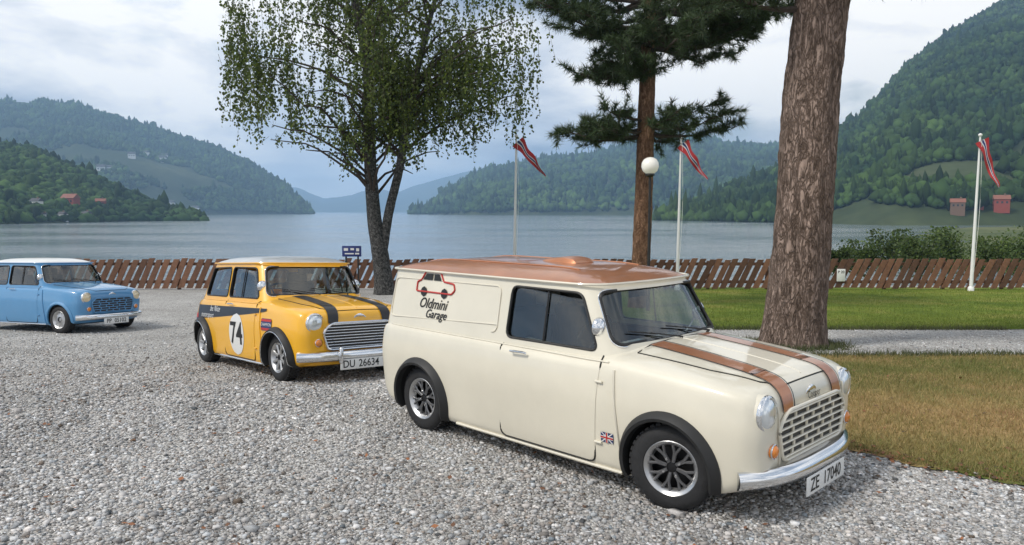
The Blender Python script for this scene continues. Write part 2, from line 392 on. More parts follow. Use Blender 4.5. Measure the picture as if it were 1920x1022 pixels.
# low green land between the fence and the water on the right
def shore():
    poly = [on_lake(px, py) for px, py in ((1545, 492), (1600, 466), (1668, 452), (1640, 436), (1720, 428), (1900, 424), (2250, 424))]
    pts = [(p[0], p[1]) for p in poly]
    V = []; nx = 40; m = len(pts) * 6
    xs_ = np.interp(np.linspace(0, 1, m), np.linspace(0, 1, len(pts)), [p[0] for p in pts]); ys_ = np.interp(np.linspace(0, 1, m), np.linspace(0, 1, len(pts)), [p[1] for p in pts])
    for x, y in zip(xs_, ys_):
        for k in range(nx):
            t = k / (nx - 1); X = x + 6 * float(wob(y * .12)) * (1 - t) + (420 + y * .4) * t
            z = LAKE_Z - .5 + 1.6 * min(1, t * 8) + 8 * t ** 1.3 + .5 * float(wob(X * .11 + y * .05))
            V.append((X, y, z))
    Fc = [(i*nx+j, i*nx+j+1, (i+1)*nx+j+1, (i+1)*nx+j) for i in range(m-1) for j in range(nx-1)]
    tag(obj('shore_land', V, Fc, M_SHORE, None, True), kind='structure')
shore()

# ------------------------------------------------------------------ mountains with woods
def fbm(x, y, seed=0, octv=5):
    r = np.random.default_rng(seed); s = np.zeros_like(x, dtype=float); a = 1.0; f = 1.0
    for o in range(octv):
        for k in range(3):
            th = r.uniform(0, math.pi); ph = r.uniform(0, 6.28); s += a * np.sin((x * math.cos(th) + y * math.sin(th)) * f + ph) / 3
        a *= .55; f *= 2.03
    return s
M_HILL = noise_ground('hill_ground', [(.3, (.022, .036, .015)), (.5, (.035, .05, .02)), (.62, (.06, .075, .032)), (.75, (.10, .10, .06))], .006, .08, .5)
M_WOOD = mat('woodland', (.04, .06, .02), .9, tint=True, spec=.1)
ICO = None
def ico():
    global ICO
    if ICO is None:
        bm = bmesh.new(); bmesh.ops.create_icosphere(bm, subdivisions=1, radius=1)
        ICO = (np.array([v.co[:] for v in bm.verts]), np.array([[v.index for v in f.verts] for f in bm.faces])); bm.free()
    return ICO
def mountain(name, sil, d0, d1, seed, n_tree, size, pw=.9, rough=.06, base=-9.0, meadow=.0, tone=1.0):
    sil = np.array(sil, float); ns, ntt = 150, 46
    px = np.linspace(sil[0, 0], sil[-1, 0], ns); py = np.interp(px, sil[:, 0], sil[:, 1])
    py = py + fbm(px * .05, px * 0, seed, 5) * 3.0
    D0 = np.interp(px, [d[0] for d in d0], [d[1] for d in d0]); D1 = np.interp(px, [d[0] for d in d1], [d[1] for d in d1])
    def pos(i, t):
        """i float index along the silhouette, t from shore to crest (t>1: the far side)"""
        p = np.interp(i, np.arange(ns), px); q = np.interp(i, np.arange(ns), py); a0 = np.interp(i, np.arange(ns), D0); a1 = np.interp(i, np.arange(ns), D1)
        D = a0 + (a1 - a0) * t; dx = (p - 960) / F_PX; dz = -(q - 511) / F_PX
        yy = math.cos(PITCH) + dz * math.sin(PITCH); zz = -math.sin(PITCH) + dz * math.cos(PITCH)
        X = dx / (math.cos(PITCH) - (397 - 511) / F_PX * -math.sin(PITCH)) * D
        zr = CAM_H + zz / yy * a1
        tt = np.minimum(t, 1.0)
        sh = tt ** pw; wv = fbm(X / (a1 * .05), D / (a1 * .05), seed + 3, 5)
        z = LAKE_Z - 1.5 + (zr - LAKE_Z + 1.5) * (sh + rough * wv * np.sin(np.pi * tt) * 1.1)
        z = np.where(t > 1, z - (zr - base) * (t - 1) * 1.2, z)
        return np.stack([X, D, z], -1)
    ii, tt = np.meshgrid(np.arange(ns, dtype=float), np.concatenate([np.linspace(0, 1, ntt - 3), [1.15, 1.4, 1.9]]))
    V = pos(ii, tt).reshape(-1, 3)
    k = np.arange(ntt - 1)[:, None] * ns + np.arange(ns - 1)[None]
    Fc = np.stack([k, k + 1, k + ns + 1, k + ns], -1).reshape(-1, 4)
    tag(link(bpy.data.objects.new(name, fast_mesh(name, V, Fc, M_HILL, True))), kind='structure')
    # the wood
    r = np.random.default_rng(seed + 9); I = r.uniform(0, ns - 1, n_tree * 2); T = r.uniform(.015, 1.0, n_tree * 2)
    P = pos(I, T); keep = fbm(P[:, 0] / (size * 16), P[:, 1] / (size * 16), seed + 5, 4) > -1.05 + meadow * 1.2 * (1 - T) ** 2
    keep &= ~((fbm(P[:, 0] / (size * 30), P[:, 1] / (size * 22), seed + 6, 3) > .55) & (T < .4) & (meadow > 0))
    I, T, P = I[keep][:n_tree], T[keep][:n_tree], P[keep][:n_tree]; n = len(P)
    if name == 'near_hill': iv, ifc = ico()
    else: iv, ifc = np.array([(1, 0, 0), (-.5, .87, 0), (-.5, -.87, 0), (.35, .6, .95), (-.7, 0, .95), (.35, -.6, .95), (0, 0, 1.6), (0, 0, -.8)]) * .95, np.array([(0, 1, 3), (1, 4, 3), (1, 2, 4), (2, 5, 4), (2, 0, 5), (0, 3, 5), (3, 4, 6), (4, 5, 6), (5, 3, 6), (1, 0, 7), (2, 1, 7), (0, 2, 7)])
    nv, nf = len(iv), len(ifc); s = size * r.lognormal(0, .28, n)[:, None]
    con = r.uniform(0, 1, n) < .2; tall = np.where(con, r.uniform(1.1, 1.8, n), r.uniform(.65, 1.1, n)); wide = np.where(con, .7, 1.2)[:, None]
    Vt = iv[None] * (1 + r.uniform(-.28, .28, (n, nv))[..., None]); Vt = Vt * np.stack([s * wide, s * wide, s * tall[:, None]], -1)
    Vt += (P + np.stack([np.zeros(n), np.zeros(n), s[:, 0] * tall * .55], -1))[:, None]
    Ft = (ifc[None] + (np.arange(n) * nv)[:, None, None]).reshape(-1, 3)
    g = r.uniform(0, 1, n); patch = np.clip(fbm(P[:, 0] / (size * 9), P[:, 1] / (size * 9), seed + 7, 3) * .5 + .5, 0, 1)
    base_c = np.array([.017, .040, .014]) * (1 - patch[:, None]) + np.array([.056, .098, .022]) * patch[:, None]
    c = base_c * (.55 + .9 * g[:, None]) * tone * np.where(con, .62, 1.1)[:, None]
    me = fast_mesh(name + '_wood', Vt.reshape(-1, 3), Ft, M_WOOD, False, np.repeat(c, nf, 0))
    tag(link(bpy.data.objects.new('distant_wood', me)), 'dense green wood covering ' + {'near_hill': 'the low hill on the left shore', 'left_mountain': 'the long mountain beyond the left shore', 'centre_mountain': 'the blue mountain across the fjord', 'right_mountain': 'the steep mountainside above the right shore'}[name], 'wood', kind='stuff')
    return pos, ns, px
HILL = {}
HILL['left_mountain'] = mountain('left_mountain', [(-420, 150), (-200, 185), (0, 192), (110, 192), (160, 198), (318, 246), (410, 276), (480, 307), (548, 355), (578, 392), (590, 404)],
    [(-420, 1500), (250, 1500), (450, 1800), (590, 2100)], [(-420, 2700), (300, 2600), (500, 2450), (590, 2180)], 11, 20000, 5.2, pw=.8, meadow=.55, tone=.85)
HILL['near_hill'] = mountain('near_hill', [(-500, 170), (-250, 210), (0, 266), (90, 285), (171, 321), (267, 372), (330, 397), (372, 408), (392, 418)],
    [(-500, 330), (0, 430), (250, 560), (392, 600)], [(-500, 700), (0, 800), (250, 740), (392, 625)], 23, 9000, 2.6, pw=.85, tone=.9)
HILL['centre_mountain'] = mountain('centre_mountain', [(770, 410), (794, 403), (840, 360), (890, 326), (960, 310), (1055, 297), (1140, 280), (1228, 262), (1300, 258), (1390, 272), (1480, 280), (1600, 250), (1800, 200)],
    [(770, 2000), (900, 1500), (1300, 1400), (1800, 1400)], [(770, 2100), (850, 2500), (1000, 3000), (1800, 3200)], 37, 16000, 6.2, pw=.8, tone=.9)
HILL['right_mountain'] = mountain('right_mountain', [(1226, 424), (1262, 410), (1320, 381), (1400, 342), (1457, 312), (1530, 262), (1596, 221), (1687, 115), (1770, 50), (1857, 0), (1990, -25), (2300, -30), (2700, 10)],
    [(1226, 640), (1400, 520), (1650, 400), (2700, 400)], [(1226, 660), (1400, 980), (1600, 1250), (1860, 1500), (2700, 1600)], 51, 42000, 3.0, pw=.95, rough=.045, meadow=.10, tone=.78)

# very far ridge at the head of the fjord
def far_ridge():
    px = np.linspace(520, 900, 70); py = np.interp(px, [520, 560, 610, 660, 700, 745, 790, 840, 900], [345, 352, 372, 366, 352, 360, 345, 330, 318]) + fbm(px * .06, px * 0, 5, 4) * 2.2
    V = []
    for D, t in ((6000, 0), (6600, .5), (7400, 1), (8200, .3)):
        for p, q in zip(px, py):
            a, b = ray(p, q); V.append((a * D, D, LAKE_Z - 2 + (CAM_H + b * 7400 - LAKE_Z) * t))
    n = len(px); Fc = [(i*n+j, i*n+j+1, (i+1)*n+j+1, (i+1)*n+j) for i in range(3) for j in range(n-1)]
    tag(obj('far_mountain', V, Fc, M_HILL, None, True), kind='structure')
far_ridge()

# the air
def haze():
    m = bpy.data.materials.new('air'); m.use_nodes = True; nt = m.node_tree; nt.nodes.clear()
    o = nt.nodes.new('ShaderNodeOutputMaterial'); v = nt.nodes.new('ShaderNodeVolumePrincipled')
    v.inputs['Color'].default_value = (.46, .70, 1, 1); v.inputs['Density'].default_value = .0002; v.inputs['Anisotropy'].default_value = .2
    nt.links.new(v.outputs[0], o.inputs['Volume'])
    mb = MB().box((0, 5600, 255), (14000, 11800, 530))
    h = mb.build('haze', m, None, False); h['kind'] = 'stuff'
haze()

# ------------------------------------------------------------------ cars
M_ALLOYM = mat('gunmetal_alloy', (.2, .2, .205), .36, metal=.85, noise=.1, nscale=30)
def tub_sections(van):
    xf = [.475, .462, .43, .38, .28, .1, -.2, -.42, -.62]
    wf = [.50, .565, .612, .648, .675, .692, .700, .703, .705]
    tf = [.685, .735, .782, .812, .835, .860, .893, .908, .885]
    sf = [.625, .675, .715, .745, .768, .785, .802, .815, .822]
    bf = [.40, .345, .30, .265, .225, .19, .18, .18, .18]
    if van: xr, wr, tr, sr, br = [-1.6, -2.3, -2.6, -2.69, -2.73, -2.742], [.705, .702, .692, .675, .655, .635], [.87, .87, .87, .86, .85, .84], [.82, .82, .82, .81, .80, .785], [.18, .19, .21, .25, .29, .32]
    else: xr, wr, tr, sr, br = [-1.6, -1.95, -2.17, -2.30, -2.40, -2.45, -2.462], [.705, .70, .685, .66, .625, .58, .54], [.88, .88, .865, .825, .745, .66, .60], [.82, .82, .81, .775, .70, .62, .56], [.18, .18, .20, .24, .30, .36, .42]
    X = xf + xr
    g = [pchip(X, a + b) for a, b in ((wf, wr), (tf, tr), (sf, sr), (bf, br))]
    xs = np.concatenate([np.linspace(.475, .36, 16), np.linspace(.34, X[-1] + .3, 64), np.linspace(X[-1] + .28, X[-1], 20)])
    return xs, g
def section(w_, zt, zs, zb):
    P = np.array([(0, zb), (.5 * w_, zb), (.86 * w_, zb + .004), (.945 * w_, zb + .035), (.972 * w_, zb + .12), (.998 * w_, zb + .6 * (zs - zb)), (.985 * w_, zb + .82 * (zs - zb)),
                  (.952 * w_, zs), (.885 * w_, zs + .45 * (zt - zs)), (.74 * w_, zs + .72 * (zt - zs)), (.45 * w_, zs + .93 * (zt - zs)), (0, zt)])
    Q = np.vstack([P[1] * (-1, 1), P, P[-2] * (-1, 1)]); o = []
    for i in range(1, len(Q) - 2):
        p0, p1, p2, p3 = Q[i-1:i+3]
        for t in np.arange(0, 1, .25): o.append(.5 * ((2*p1) + (-p0+p2)*t + (2*p0-5*p1+4*p2-p3)*t*t + (-p0+3*p1-3*p2+p3)*t**3))
    o.append(P[-1]); return np.array(o)
def tub_mesh(van):
    xs, g = tub_sections(van); V = []; n = None
    for x in xs:
        h = section(*[float(f(x)) for f in g]); full = np.vstack([h, h[-2:0:-1] * (-1, 1)]); n = len(full)
        V += [(x, y, z) for y, z in full]
    Fc = [(i*n+j, i*n+(j+1) % n, (i+1)*n+(j+1) % n, (i+1)*n+j) for i in range(len(xs)-1) for j in range(n)]
    Fc += [tuple(range(n-1, -1, -1)), tuple((len(xs)-1)*n+j for j in range(n))]
    return V, Fc
def outline(z, van, off=0.0, n_c=10, n_s=14):
    """plan outline of the glasshouse at height z, counter-clockwise"""
    xf = float(np.interp(z, [.78, .90, 1.25, 1.30], [-.385, -.455, -.665, -.70])) - off
    xr = float(np.interp(z, [.78, .90, 1.25, 1.30], [-2.735, -2.728, -2.69, -2.68] if van else [-2.30, -2.235, -2.02, -1.99])) + off
    yw = float(np.interp(z, [.78, .90, 1.25, 1.30], [.660, .640, .575, .562])) - off
    bow, bowr, pin = .055, .03, .035
    r1, r2 = .15, (.10 if van else .17)
    P = []
    def arc(cx, cy, r, a0, a1):
        for k in range(n_c + 1): a = a0 + (a1 - a0) * k / n_c; P.append((cx + r * math.cos(a), cy + r * math.sin(a)))
    # front-right, front-left, rear-left, rear-right
    for k in range(1, n_s): P.append((xr + r2 + (xf - r1 - xr - r2) * k / n_s, -yw))
    arc(xf - r1, -yw + r1, r1, -math.pi/2, 0)
    for k in range(1, n_s): P.append((xf, -yw + r1 + (2*yw - 2*r1) * k / n_s))
    arc(xf - r1, yw - r1, r1, 0, math.pi/2)
    for k in range(1, n_s): P.append((xf - r1 + (xr + r2 - xf + r1) * k / n_s, yw))
    arc(xr + r2, yw - r2, r2, math.pi/2, math.pi)
    for k in range(1, n_s): P.append((xr, yw - r2 - (2*yw - 2*r2) * k / n_s))
    arc(xr + r2, -yw + r2, r2, math.pi, 1.5*math.pi)
    o = []
    for x, y in P:
        t = (x - xr) / (xf - xr)
        yy = y * (1 - pin * max(0, t - .55) ** 2 / .2 - pin * .6 * max(0, .35 - t) ** 2 / .12)
        bx = bow * (1 - (y / yw) ** 2) * max(0, (t - .8) / .2) - bowr * (1 - (y / yw) ** 2) * max(0, (.15 - t) / .15)
        o.append((x + bx, yy))
    return o
ZTOP = 1.245
def cabin_mesh(van):
    zs = [.79, .86, .93, 1.0, 1.08, 1.16, 1.22, ZTOP]; V = []
    rings = [(z, 0.0) for z in zs] + [(z, .032) for z in zs[::-1]]
    for z, off in rings: V += [(x, y, z) for x, y in outline(z, van, off)]
    n = len(V) // len(rings); m = len(rings)
    return V, [(i*n+j, i*n+(j+1) % n, ((i+1) % m)*n+(j+1) % n, ((i+1) % m)*n+j) for i in range(m) for j in range(n)]
def roof_mesh(van, h=.082):
    o = np.array(outline(ZTOP, van)); c = np.array([(o[:, 0].min() + o[:, 0].max()) / 2, 0]); V = []; ss = [1.0, .992, .975, .95, .91, .85, .76, .64, .5, .34, .17]
    for s in ss:
        for p in o:
            q = c + (p - c) * np.array([1 - (1 - s) * .75 if False else s, s]); V.append((q[0], q[1], ZTOP + .004 + h * (1 - s ** 4.2) * (.86 + .14 * (1 - s))))
    n = len(o); V.append((c[0], 0, ZTOP + .004 + h))
    Fc = [(i*n+j, i*n+(j+1) % n, (i+1)*n+(j+1) % n, (i+1)*n+j) for i in range(len(ss)-1) for j in range(n)]
    Fc += [((len(ss)-1)*n+j, (len(ss)-1)*n+(j+1) % n, len(V)-1) for j in range(n)]
    Fc.append(tuple(range(n-1, -1, -1)))
    return V, Fc
class Proj:
    def __init__(s, van):
        a, b = tub_mesh(van), cabin_mesh(van)
        s.t = BVHTree.FromPolygons([Vector(v) for v in a[0]], a[1]); s.c = BVHTree.FromPolygons([Vector(v) for v in b[0]], b[1])
        r = roof_mesh(van); s.r = BVHTree.FromPolygons([Vector(v) for v in r[0]], r[1])
    def hit(s, o, d, lift, which='tc'):
        best = None
        for k in which:
            q = getattr(s, k).ray_cast(Vector(o), Vector(d))
            if q[0] is not None and (best is None or q[3] < best[3]): best = q
        if best is None: return None
        nrm = best[1]
        if nrm.dot(Vector(d)) > 0: nrm = -nrm
        return best[0] + nrm * lift
    def side(s, x, z, sgn, lift=.003, which='tc'): return s.hit((x, sgn * 2, z), (0, -sgn, 0), lift, which)
    def top(s, x, y, lift=.003, which='t'): return s.hit((x, y, 3), (0, 0, -1), lift, which)
    def front(s, y, z, lift=.003): return s.hit((3, y, z), (-1, 0, 0), lift, 't')
def patch(name, rows, nu, fn, mat_, parent, smooth=True):
    """rows of (v, u0, u1); fn(u, v) -> point"""
    V = []; 
    for v, a, b in rows:
        for k in range(nu): V.append(fn(a + (b - a) * k / (nu - 1), v))
    if any(p is None for p in V): V = [p if p is not None else Vector((0, 0, .5)) for p in V]
    m = len(rows); Fc = [(i*nu+j, i*nu+j+1, (i+1)*nu+j+1, (i+1)*nu+j) for i in range(m-1) for j in range(nu-1)]
    return obj(name, V, Fc, mat_, parent, smooth)
def poly_rows(P, n):
    """row spans of a convex polygon given as (u,v)"""
    P = np.array(P); v0, v1 = P[:, 1].min(), P[:, 1].max(); rows = []
    for v in np.linspace(v0 + 1e-4, v1 - 1e-4, n):
        us = []
        for i in range(len(P)):
            a, b = P[i - 1], P[i]
            if (a[1] - v) * (b[1] - v) <= 0 and a[1] != b[1]: us.append(a[0] + (b[0] - a[0]) * (v - a[1]) / (b[1] - a[1]))
        rows.append((v, min(us), max(us)))
    return rows
def decal_text(name, txt, size, mat_, parent, fn, shear=0, bold=0, sx=1.0):
    V, Fc = text_mesh(txt, size, shear, bold)
    V2 = [fn(v[0] * sx, v[1]) for v in V]
    if any(p is None for p in V2): return None
    return obj(name, V2, Fc, mat_, parent)

def make_wheel(name, parent, loc, side, style, steer=0.0):
    """side -1: right-hand wheel (outer face towards -y)"""
    RT, W_ = .243, .165
    hub = MB(); hub.lathe([(.15, -.05), (.15, .05)], 32, cap=False)
    hub.lathe([(.0, .025), (.14, .025), (.145, .03)], 32, cap=False); hub.lathe([(0.001, -.055), (.028, -.052), (.034, -.04), (.036, .0)], 16)
    o = hub.build(name, M_ALLOYD if style != 'slot' else M_ALLOY, parent)
    t = MB(); pr = [(.150, -.072), (.158, -.082), (.185, -.086), (.215, -.080), (.232, -.066), (.240, -.050), (RT, -.035), (RT, .035), (.240, .05), (.232, .066), (.215, .08), (.158, .082), (.150, .072)]
    t.lathe(pr, 48, cap=False); ty = t.build('tyre', M_RUBBER, o)
    tr = MB()                                                         # tread blocks
    for k in range(40):
        a = 2 * math.pi * k / 40
        for yy in (-.045, -.015, .015, .045):
            aa = a + yy * 1.5; tr.box(((RT - .001) * math.cos(aa), yy, (RT - .001) * math.sin(aa)), (.012, .024, .026), Matrix.Rotation(-aa, 3, 'Y'))
    tr.build('tread', M_RUBBER, o, False)
    rm = MB(); rm.lathe([(.120, -.035), (.128, -.060), (.140, -.072), (.152, -.080), (.157, -.077), (.155, -.068)], 48, cap=False)
    rim = rm.build('rim', M_ALLOY, o)
    sp = MB()
    if style in ('lattice', 'minilite'):
        nsp = 8
        for k in range(nsp):
            a = 2 * math.pi * k / nsp
            for da in ((-.10, .10) if style == 'lattice' else (0,)):
                p0 = (.030 * math.cos(a), -.050, .030 * math.sin(a)); p1 = (.085 * math.cos(a + da * .6), -.056, .085 * math.sin(a + da * .6)); p2 = (.132 * math.cos(a + da * 1.8), -.058, .132 * math.sin(a + da * 1.8))
                sp.tube([p0, p1, p2], [.011, .0085, .0095] if style == 'lattice' else [.019, .014, .022], 6, up=(0, 1, 0), flat=.8)
    else:
        sp.lathe([(.05, -.062), (.095, -.052), (.125, -.046)], 40, cap=False)
        for k in range(10):
            a = 2 * math.pi * k / 10; sp.box((.108 * math.cos(a), -.050, .108 * math.sin(a)), (.026, .012, .016), Matrix.Rotation(-a, 3, 'Y'))
    sp.build('spokes', M_ALLOYM if style == 'lattice' else M_ALLOY, rim)
    nt_ = MB()
    for k in range(4):
        a = math.pi / 4 + k * math.pi / 2; nt_.lathe([(.008, -.064), (.010, -.045)], 6, c=(.052 * math.cos(a), 0, .052 * math.sin(a)))
    nt_.build('wheel_nuts', M_CHROME, rim)['kind'] = 'stuff'
    o.location = loc; o.rotation_euler = (0, R(random.uniform(0, 40)), (0 if side < 0 else math.pi) + steer)
    return o

def arch_pts(pj, xc, zc, rad, sgn, a0, a1, n, lift):
    P = []
    for k in range(n):
        a = a0 + (a1 - a0) * k / (n - 1); p = pj.side(xc + rad * math.cos(a), zc + rad * math.sin(a), sgn, lift, 't')
        if p is not None: P.append(p)
    return P

def make_car(name, label, cat, pose, spec):
    van = spec['van']; wb = 2.138 if van else 2.036; AX = (-.03, -2.195) if van else (0, -2.036); drop = spec.get('drop', .035); pj = Proj(van)
    X, Y, rz = pose; KZ = spec.get('kz', 1.07)
    # stand the car on the slope: heights of the ground under the wheels
    def gnd(lx, ly): return float(GZ(Y + math.sin(rz) * lx + math.cos(rz) * ly))
    zf = (gnd(0, .6) + gnd(0, -.6)) / 2; zr = (gnd(-wb, .6) + gnd(-wb, -.6)) / 2; zl = (gnd(0, .6) + gnd(-wb, .6)) / 2; zri = (gnd(0, -.6) + gnd(-wb, -.6)) / 2
    root = empty(name, (X, Y, zf - .004)); root.rotation_mode = 'XYZ'
    root.rotation_euler = (math.atan2(zl - zri, 1.2), -math.atan2(zf - zr, wb), rz)
    tag(root, label, cat, 'classic small cars parked on the gravel')
    RC = .243                                     # wheel centre height
    BODY = []
    def B(o): BODY.append(o); return o
    paint = spec['paint']
    # --- shell
    V, Fc = tub_mesh(van); body = B(obj('body', V, Fc, paint, root, True))
    cut = []
    for xc in AX:
        for s in (-1, 1):
            c = MB(); c.lathe([(.272, s * .43), (.272, s * .95)], 40, c=(xc, 0, RC + drop)); cut.append((c.v, c.f, M_WELL))
    c = MB(); c.box(((-.66 + (-2.62 if van else -2.02)) / 2, 0, .66), (abs(-.66 - (-2.62 if van else -2.02)), 1.12, .80)); cut.append((c.v, c.f, M_DARK))
    bool_cut(body, cut)
    V, Fc = cabin_mesh(van); cab = B(obj('cabin_frame', V, Fc, spec.get('pillar', paint), root, True))
    WIN = {}
    WIN['door'] = [(-.565, .885), (-.735, 1.195), (-1.315, 1.2), (-1.325, .885)]
    if not van: WIN['quarter'] = [(-1.375, .885), (-1.375, 1.2), (-1.93, 1.19), (-2.04, .885)]
    WS = [(-.565, .918), (-.507, 1.205), (.507, 1.205), (.565, .918)]
    RW = [[(-.48, .93), (-.44, 1.17), (.44, 1.17), (.48, .93)]] if not van else [[(.06, .90), (.06, 1.15), (.40, 1.15), (.43, .90)], [(-.43, .90), (-.40, 1.15), (-.06, 1.15), (-.06, .90)]]
    cut = []
    for k, P in WIN.items(): cut.append((*prism(rpoly(P, .05), 'y', -1, 1), M_BLACK))
    cut.append((*prism(rpoly(WS, .06), 'x', -.95, .2), M_BLACK))
    for P in RW: cut.append((*prism(rpoly(P, .05), 'x', -3.0, (-2.5 if van else -1.85)), M_BLACK))
    bool_cut(cab, cut)
    V, Fc = roof_mesh(van); roof = B(obj('roof', V, Fc, spec['roof'], root, True, 50))
    g = MB(); g.tube([(x, y, ZTOP) for x, y in outline(ZTOP - .02, van, -.012)], .0085, 6, closed=True); B(g.build('gutter', spec.get('gutter', paint), root))
    if van:
        rv = MB(); cx = -1.34
        sec = [(-.17, .0), (-.13, .028), (.05, .046), (.13, .036), (.16, .006)]
        V = []
        for dx, h in sec:
            for yy, hh in ((-.11, 0), (-.095, .8), (-.06, 1), (.06, 1), (.095, .8), (.11, 0)): V.append((cx + dx, yy, ZTOP + .075 + h * hh))
        Fc = [(i*6+j, i*6+j+1, (i+1)*6+j+1, (i+1)*6+j) for i in range(4) for j in range(5)] + [tuple(range(5, -1, -1)), tuple(24 + j for j in range(6))]
        rv.add(V, Fc); B(rv.build('roof_vent', spec['roof'], roof)).parent = roof
        for yy in (-.33, 0.33):                                        # pressed roof ribs
            rb = MB(); rb.tube([pj.hit((x, yy, 3), (0, 0, -1), .002, 'r') for x in np.linspace(-2.5, -.95, 20)], .010, 6, flat=.6); B(rb.build('roof_rib', spec['roof'], roof))
    # --- glass and seals
    def ring(name_, P, fn, r, m, par):
        t = MB(); t.tube([fn(*p) for p in P], r, 6, closed=True); return B(t.build(name_, m, par))
    def cab_x(y, z, front=True): 
        q = pj.hit((3 if front else -6, y, z), (-1 if front else 1, 0, 0), 0, 'c'); return q
    gl = patch('windscreen', [(z, -(.585 - (z - .9) * .20), .585 - (z - .9) * .20) for z in np.linspace(.905, 1.215, 10)], 15, lambda y, z: cab_x(y, z) + Vector((-.014, 0, -.004)), M_GLASS, root); B(gl)
    ring('window_seal', rpoly(WS, .06), lambda y, z: cab_x(y, z) + Vector((.003, 0, 0)), .0105, M_BLACK, gl)
    if spec.get('chrome_trim', True): ring('bright_trim', rpoly([(-.575, .908), (-.515, 1.213), (.515, 1.213), (.575, .908)], .06), lambda y, z: cab_x(y, z) + Vector((.006, 0, 0)), .004, M_CHROME, gl)
    for P in RW:
        ys_ = [p[0] for p in P]; zs_ = [p[1] for p in P]
        rgl = patch('rear_window', [(z, min(ys_) - .015, max(ys_) + .015) for z in np.linspace(min(zs_) - .015, max(zs_) + .015, 6)], 9, lambda y, z: cab_x(y, z, False) + Vector((.014, 0, 0)), M_GLASS, root); B(rgl)
        ring('window_seal', rpoly(P, .05), lambda y, z: cab_x(y, z, False) + Vector((-.003, 0, 0)), .009, M_BLACK, rgl)
    for s in (-1, 1):
        for k, P in WIN.items():
            Q = np.array(P); cq = Q.mean(0); Q = cq + (Q - cq) * 1.04
            sg = patch('door_window' if k == 'door' else 'quarter_window', poly_rows(Q, 8), 12, lambda x, z: pj.side(x, z, s, -.014, 'c'), M_GLASS, root); B(sg)
            ring('window_seal', rpoly(P, .05), lambda x, z: pj.side(x, z, s, .002, 'c'), .008, spec.get('seal', M_BLACK), sg)
            if k == 'door':
                t = MB(); t.tube([pj.side(-1.0, z, s, -.004, 'c') for z in (.885, 1.04, 1.2)], .006, 6); B(t.build('window_divider', M_BLACK, sg))
    # --- doors, bonnet, seams
    def line(name_, pts, r, m, par, lift=.001, flat=1.0):
        P = [p for p in pts if p is not None]; t = MB(); t.tube(P, r, 6, flat=flat); return B(t.build(name_, m, par))
    for s in (-1, 1):
        D = rpoly([(-.50, .862), (-1.345, .862), (-1.335, .225), (-.53, .225)], .05)
        dr = B(patch('door', poly_rows(D, 16), 20, lambda x, z: pj.side(x, z, s, .0028, 't'), paint, root))
        line('panel_gap', [pj.side(x, z, s, .0018, 't') for x, z in D + [D[0]]], .0055, M_GAP, dr)
        hd = MB(); hd.tube([pj.side(-1.22, .80, s, .012, 't'), pj.side(-1.22, .80, s, .034, 't'), pj.side(-1.10, .803, s, .034, 't'), pj.side(-1.09, .80, s, .020, 't')], .0075, 8); B(hd.build('door_handle', M_CHROME, dr))
        for zz in (.72, .36):
            h_ = MB(); p = pj.side(-.50, zz, s, .008, 't'); h_.tube([p + Vector((-.02, 0, 0)), p + Vector((.03, 0, 0))], .008, 8); B(h_.build('door_hinge', paint, dr))
        line('wing_seam', [pj.side(x, z, s, .004, 't') for x, z in zip(np.linspace(-.40, -.33, 16), np.linspace(.80, .22, 16))], .008, paint, root)
        line('sill_trim', [pj.side(x, .205, s, .006, 't') for x in np.linspace(-.34, -wb + .33, 24)], .011, spec.get('sill', M_CHROME), root)
        wl = [pj.side(x, .835, s, .003, 't') for x in np.linspace(-.45, -2.68 if van else -2.1, 30)]
        line('waist_bead', wl, .006, paint, root)
        line('front_seam', [pj.front(s * y, z, .004) for y, z in zip(np.linspace(.425, .395, 12), np.linspace(.70, .385, 12))], .006, paint, root)
    bnP = [(y, x) for y, x in [(.50, -.36), (.47, .10), (.40, .36), (.30, .425), (-.30, .425), (-.40, .36), (-.47, .10), (-.50, -.36), (-.30, -.40), (0, -.41), (.30, -.40)]]
    bn = B(patch('bonnet', poly_rows(bnP, 24), 22, lambda y, x: pj.top(x, y, .006), paint, root))
    line('panel_gap', [pj.top(x, y, .002) for y, x in bnP + [bnP[0]]], .0045, M_GAP, bn)
    line('bonnet_rib', [pj.top(x, 0, .006) for x in np.linspace(-.38, .40, 16)], .005, paint, bn, flat=.6)
    for s in (-1, 1):
        if spec.get('stripe'):
            SP = [('t', x) for x in np.linspace(-.385, .30, 16)] + [('a', a_) for a_ in np.linspace(R(64), R(12), 12)]
            def nose(y, q, l=.0095):
                k_, x_ = SP[int(q)]
                if k_ == 't': return pj.top(x_, y, l)
                return pj.hit((.18 + math.cos(x_), y, .60 + math.sin(x_)), (-math.cos(x_), 0, -math.sin(x_)), l, 't')
            rows = []
            for i_, (k_, x_) in enumerate(SP):
                t_ = i_ / (len(SP) - 1); rows.append((i_, s * (.20 + .06 * t_ ** 1.5), s * (.335 + .035 * t_)))
            B(patch('bonnet_stripe', rows, 7, nose, spec['stripe'], bn))
            if spec.get('pin'):
                for q in (0, 1): line('pinstripe', [nose((r_[1] if q == 0 else r_[2]) + s * (-.012 if q == 0 else .012), r_[0], .0100) for r_ in rows], .0032, spec['pin'], bn, flat=.4)
        wy = .36 if s > 0 else .0; wp = MB(); b0 = cab_x(wy, .915) + Vector((.02, 0, -.01)); wp.tube([b0, b0 + Vector((.02, 0, .015)), cab_x(wy - .26, .962) + Vector((.012, 0, 0))], [.009, .006, .004], 6); wp.tube([cab_x(wy - .10, .938) + Vector((.010, 0, 0)), cab_x(wy - .44, .985) + Vector((.008, 0, 0))], .004, 5); B(wp.build('wiper', M_BLACK, root))
    bd = MB(); p = pj.front(0, .735, 0) ; 
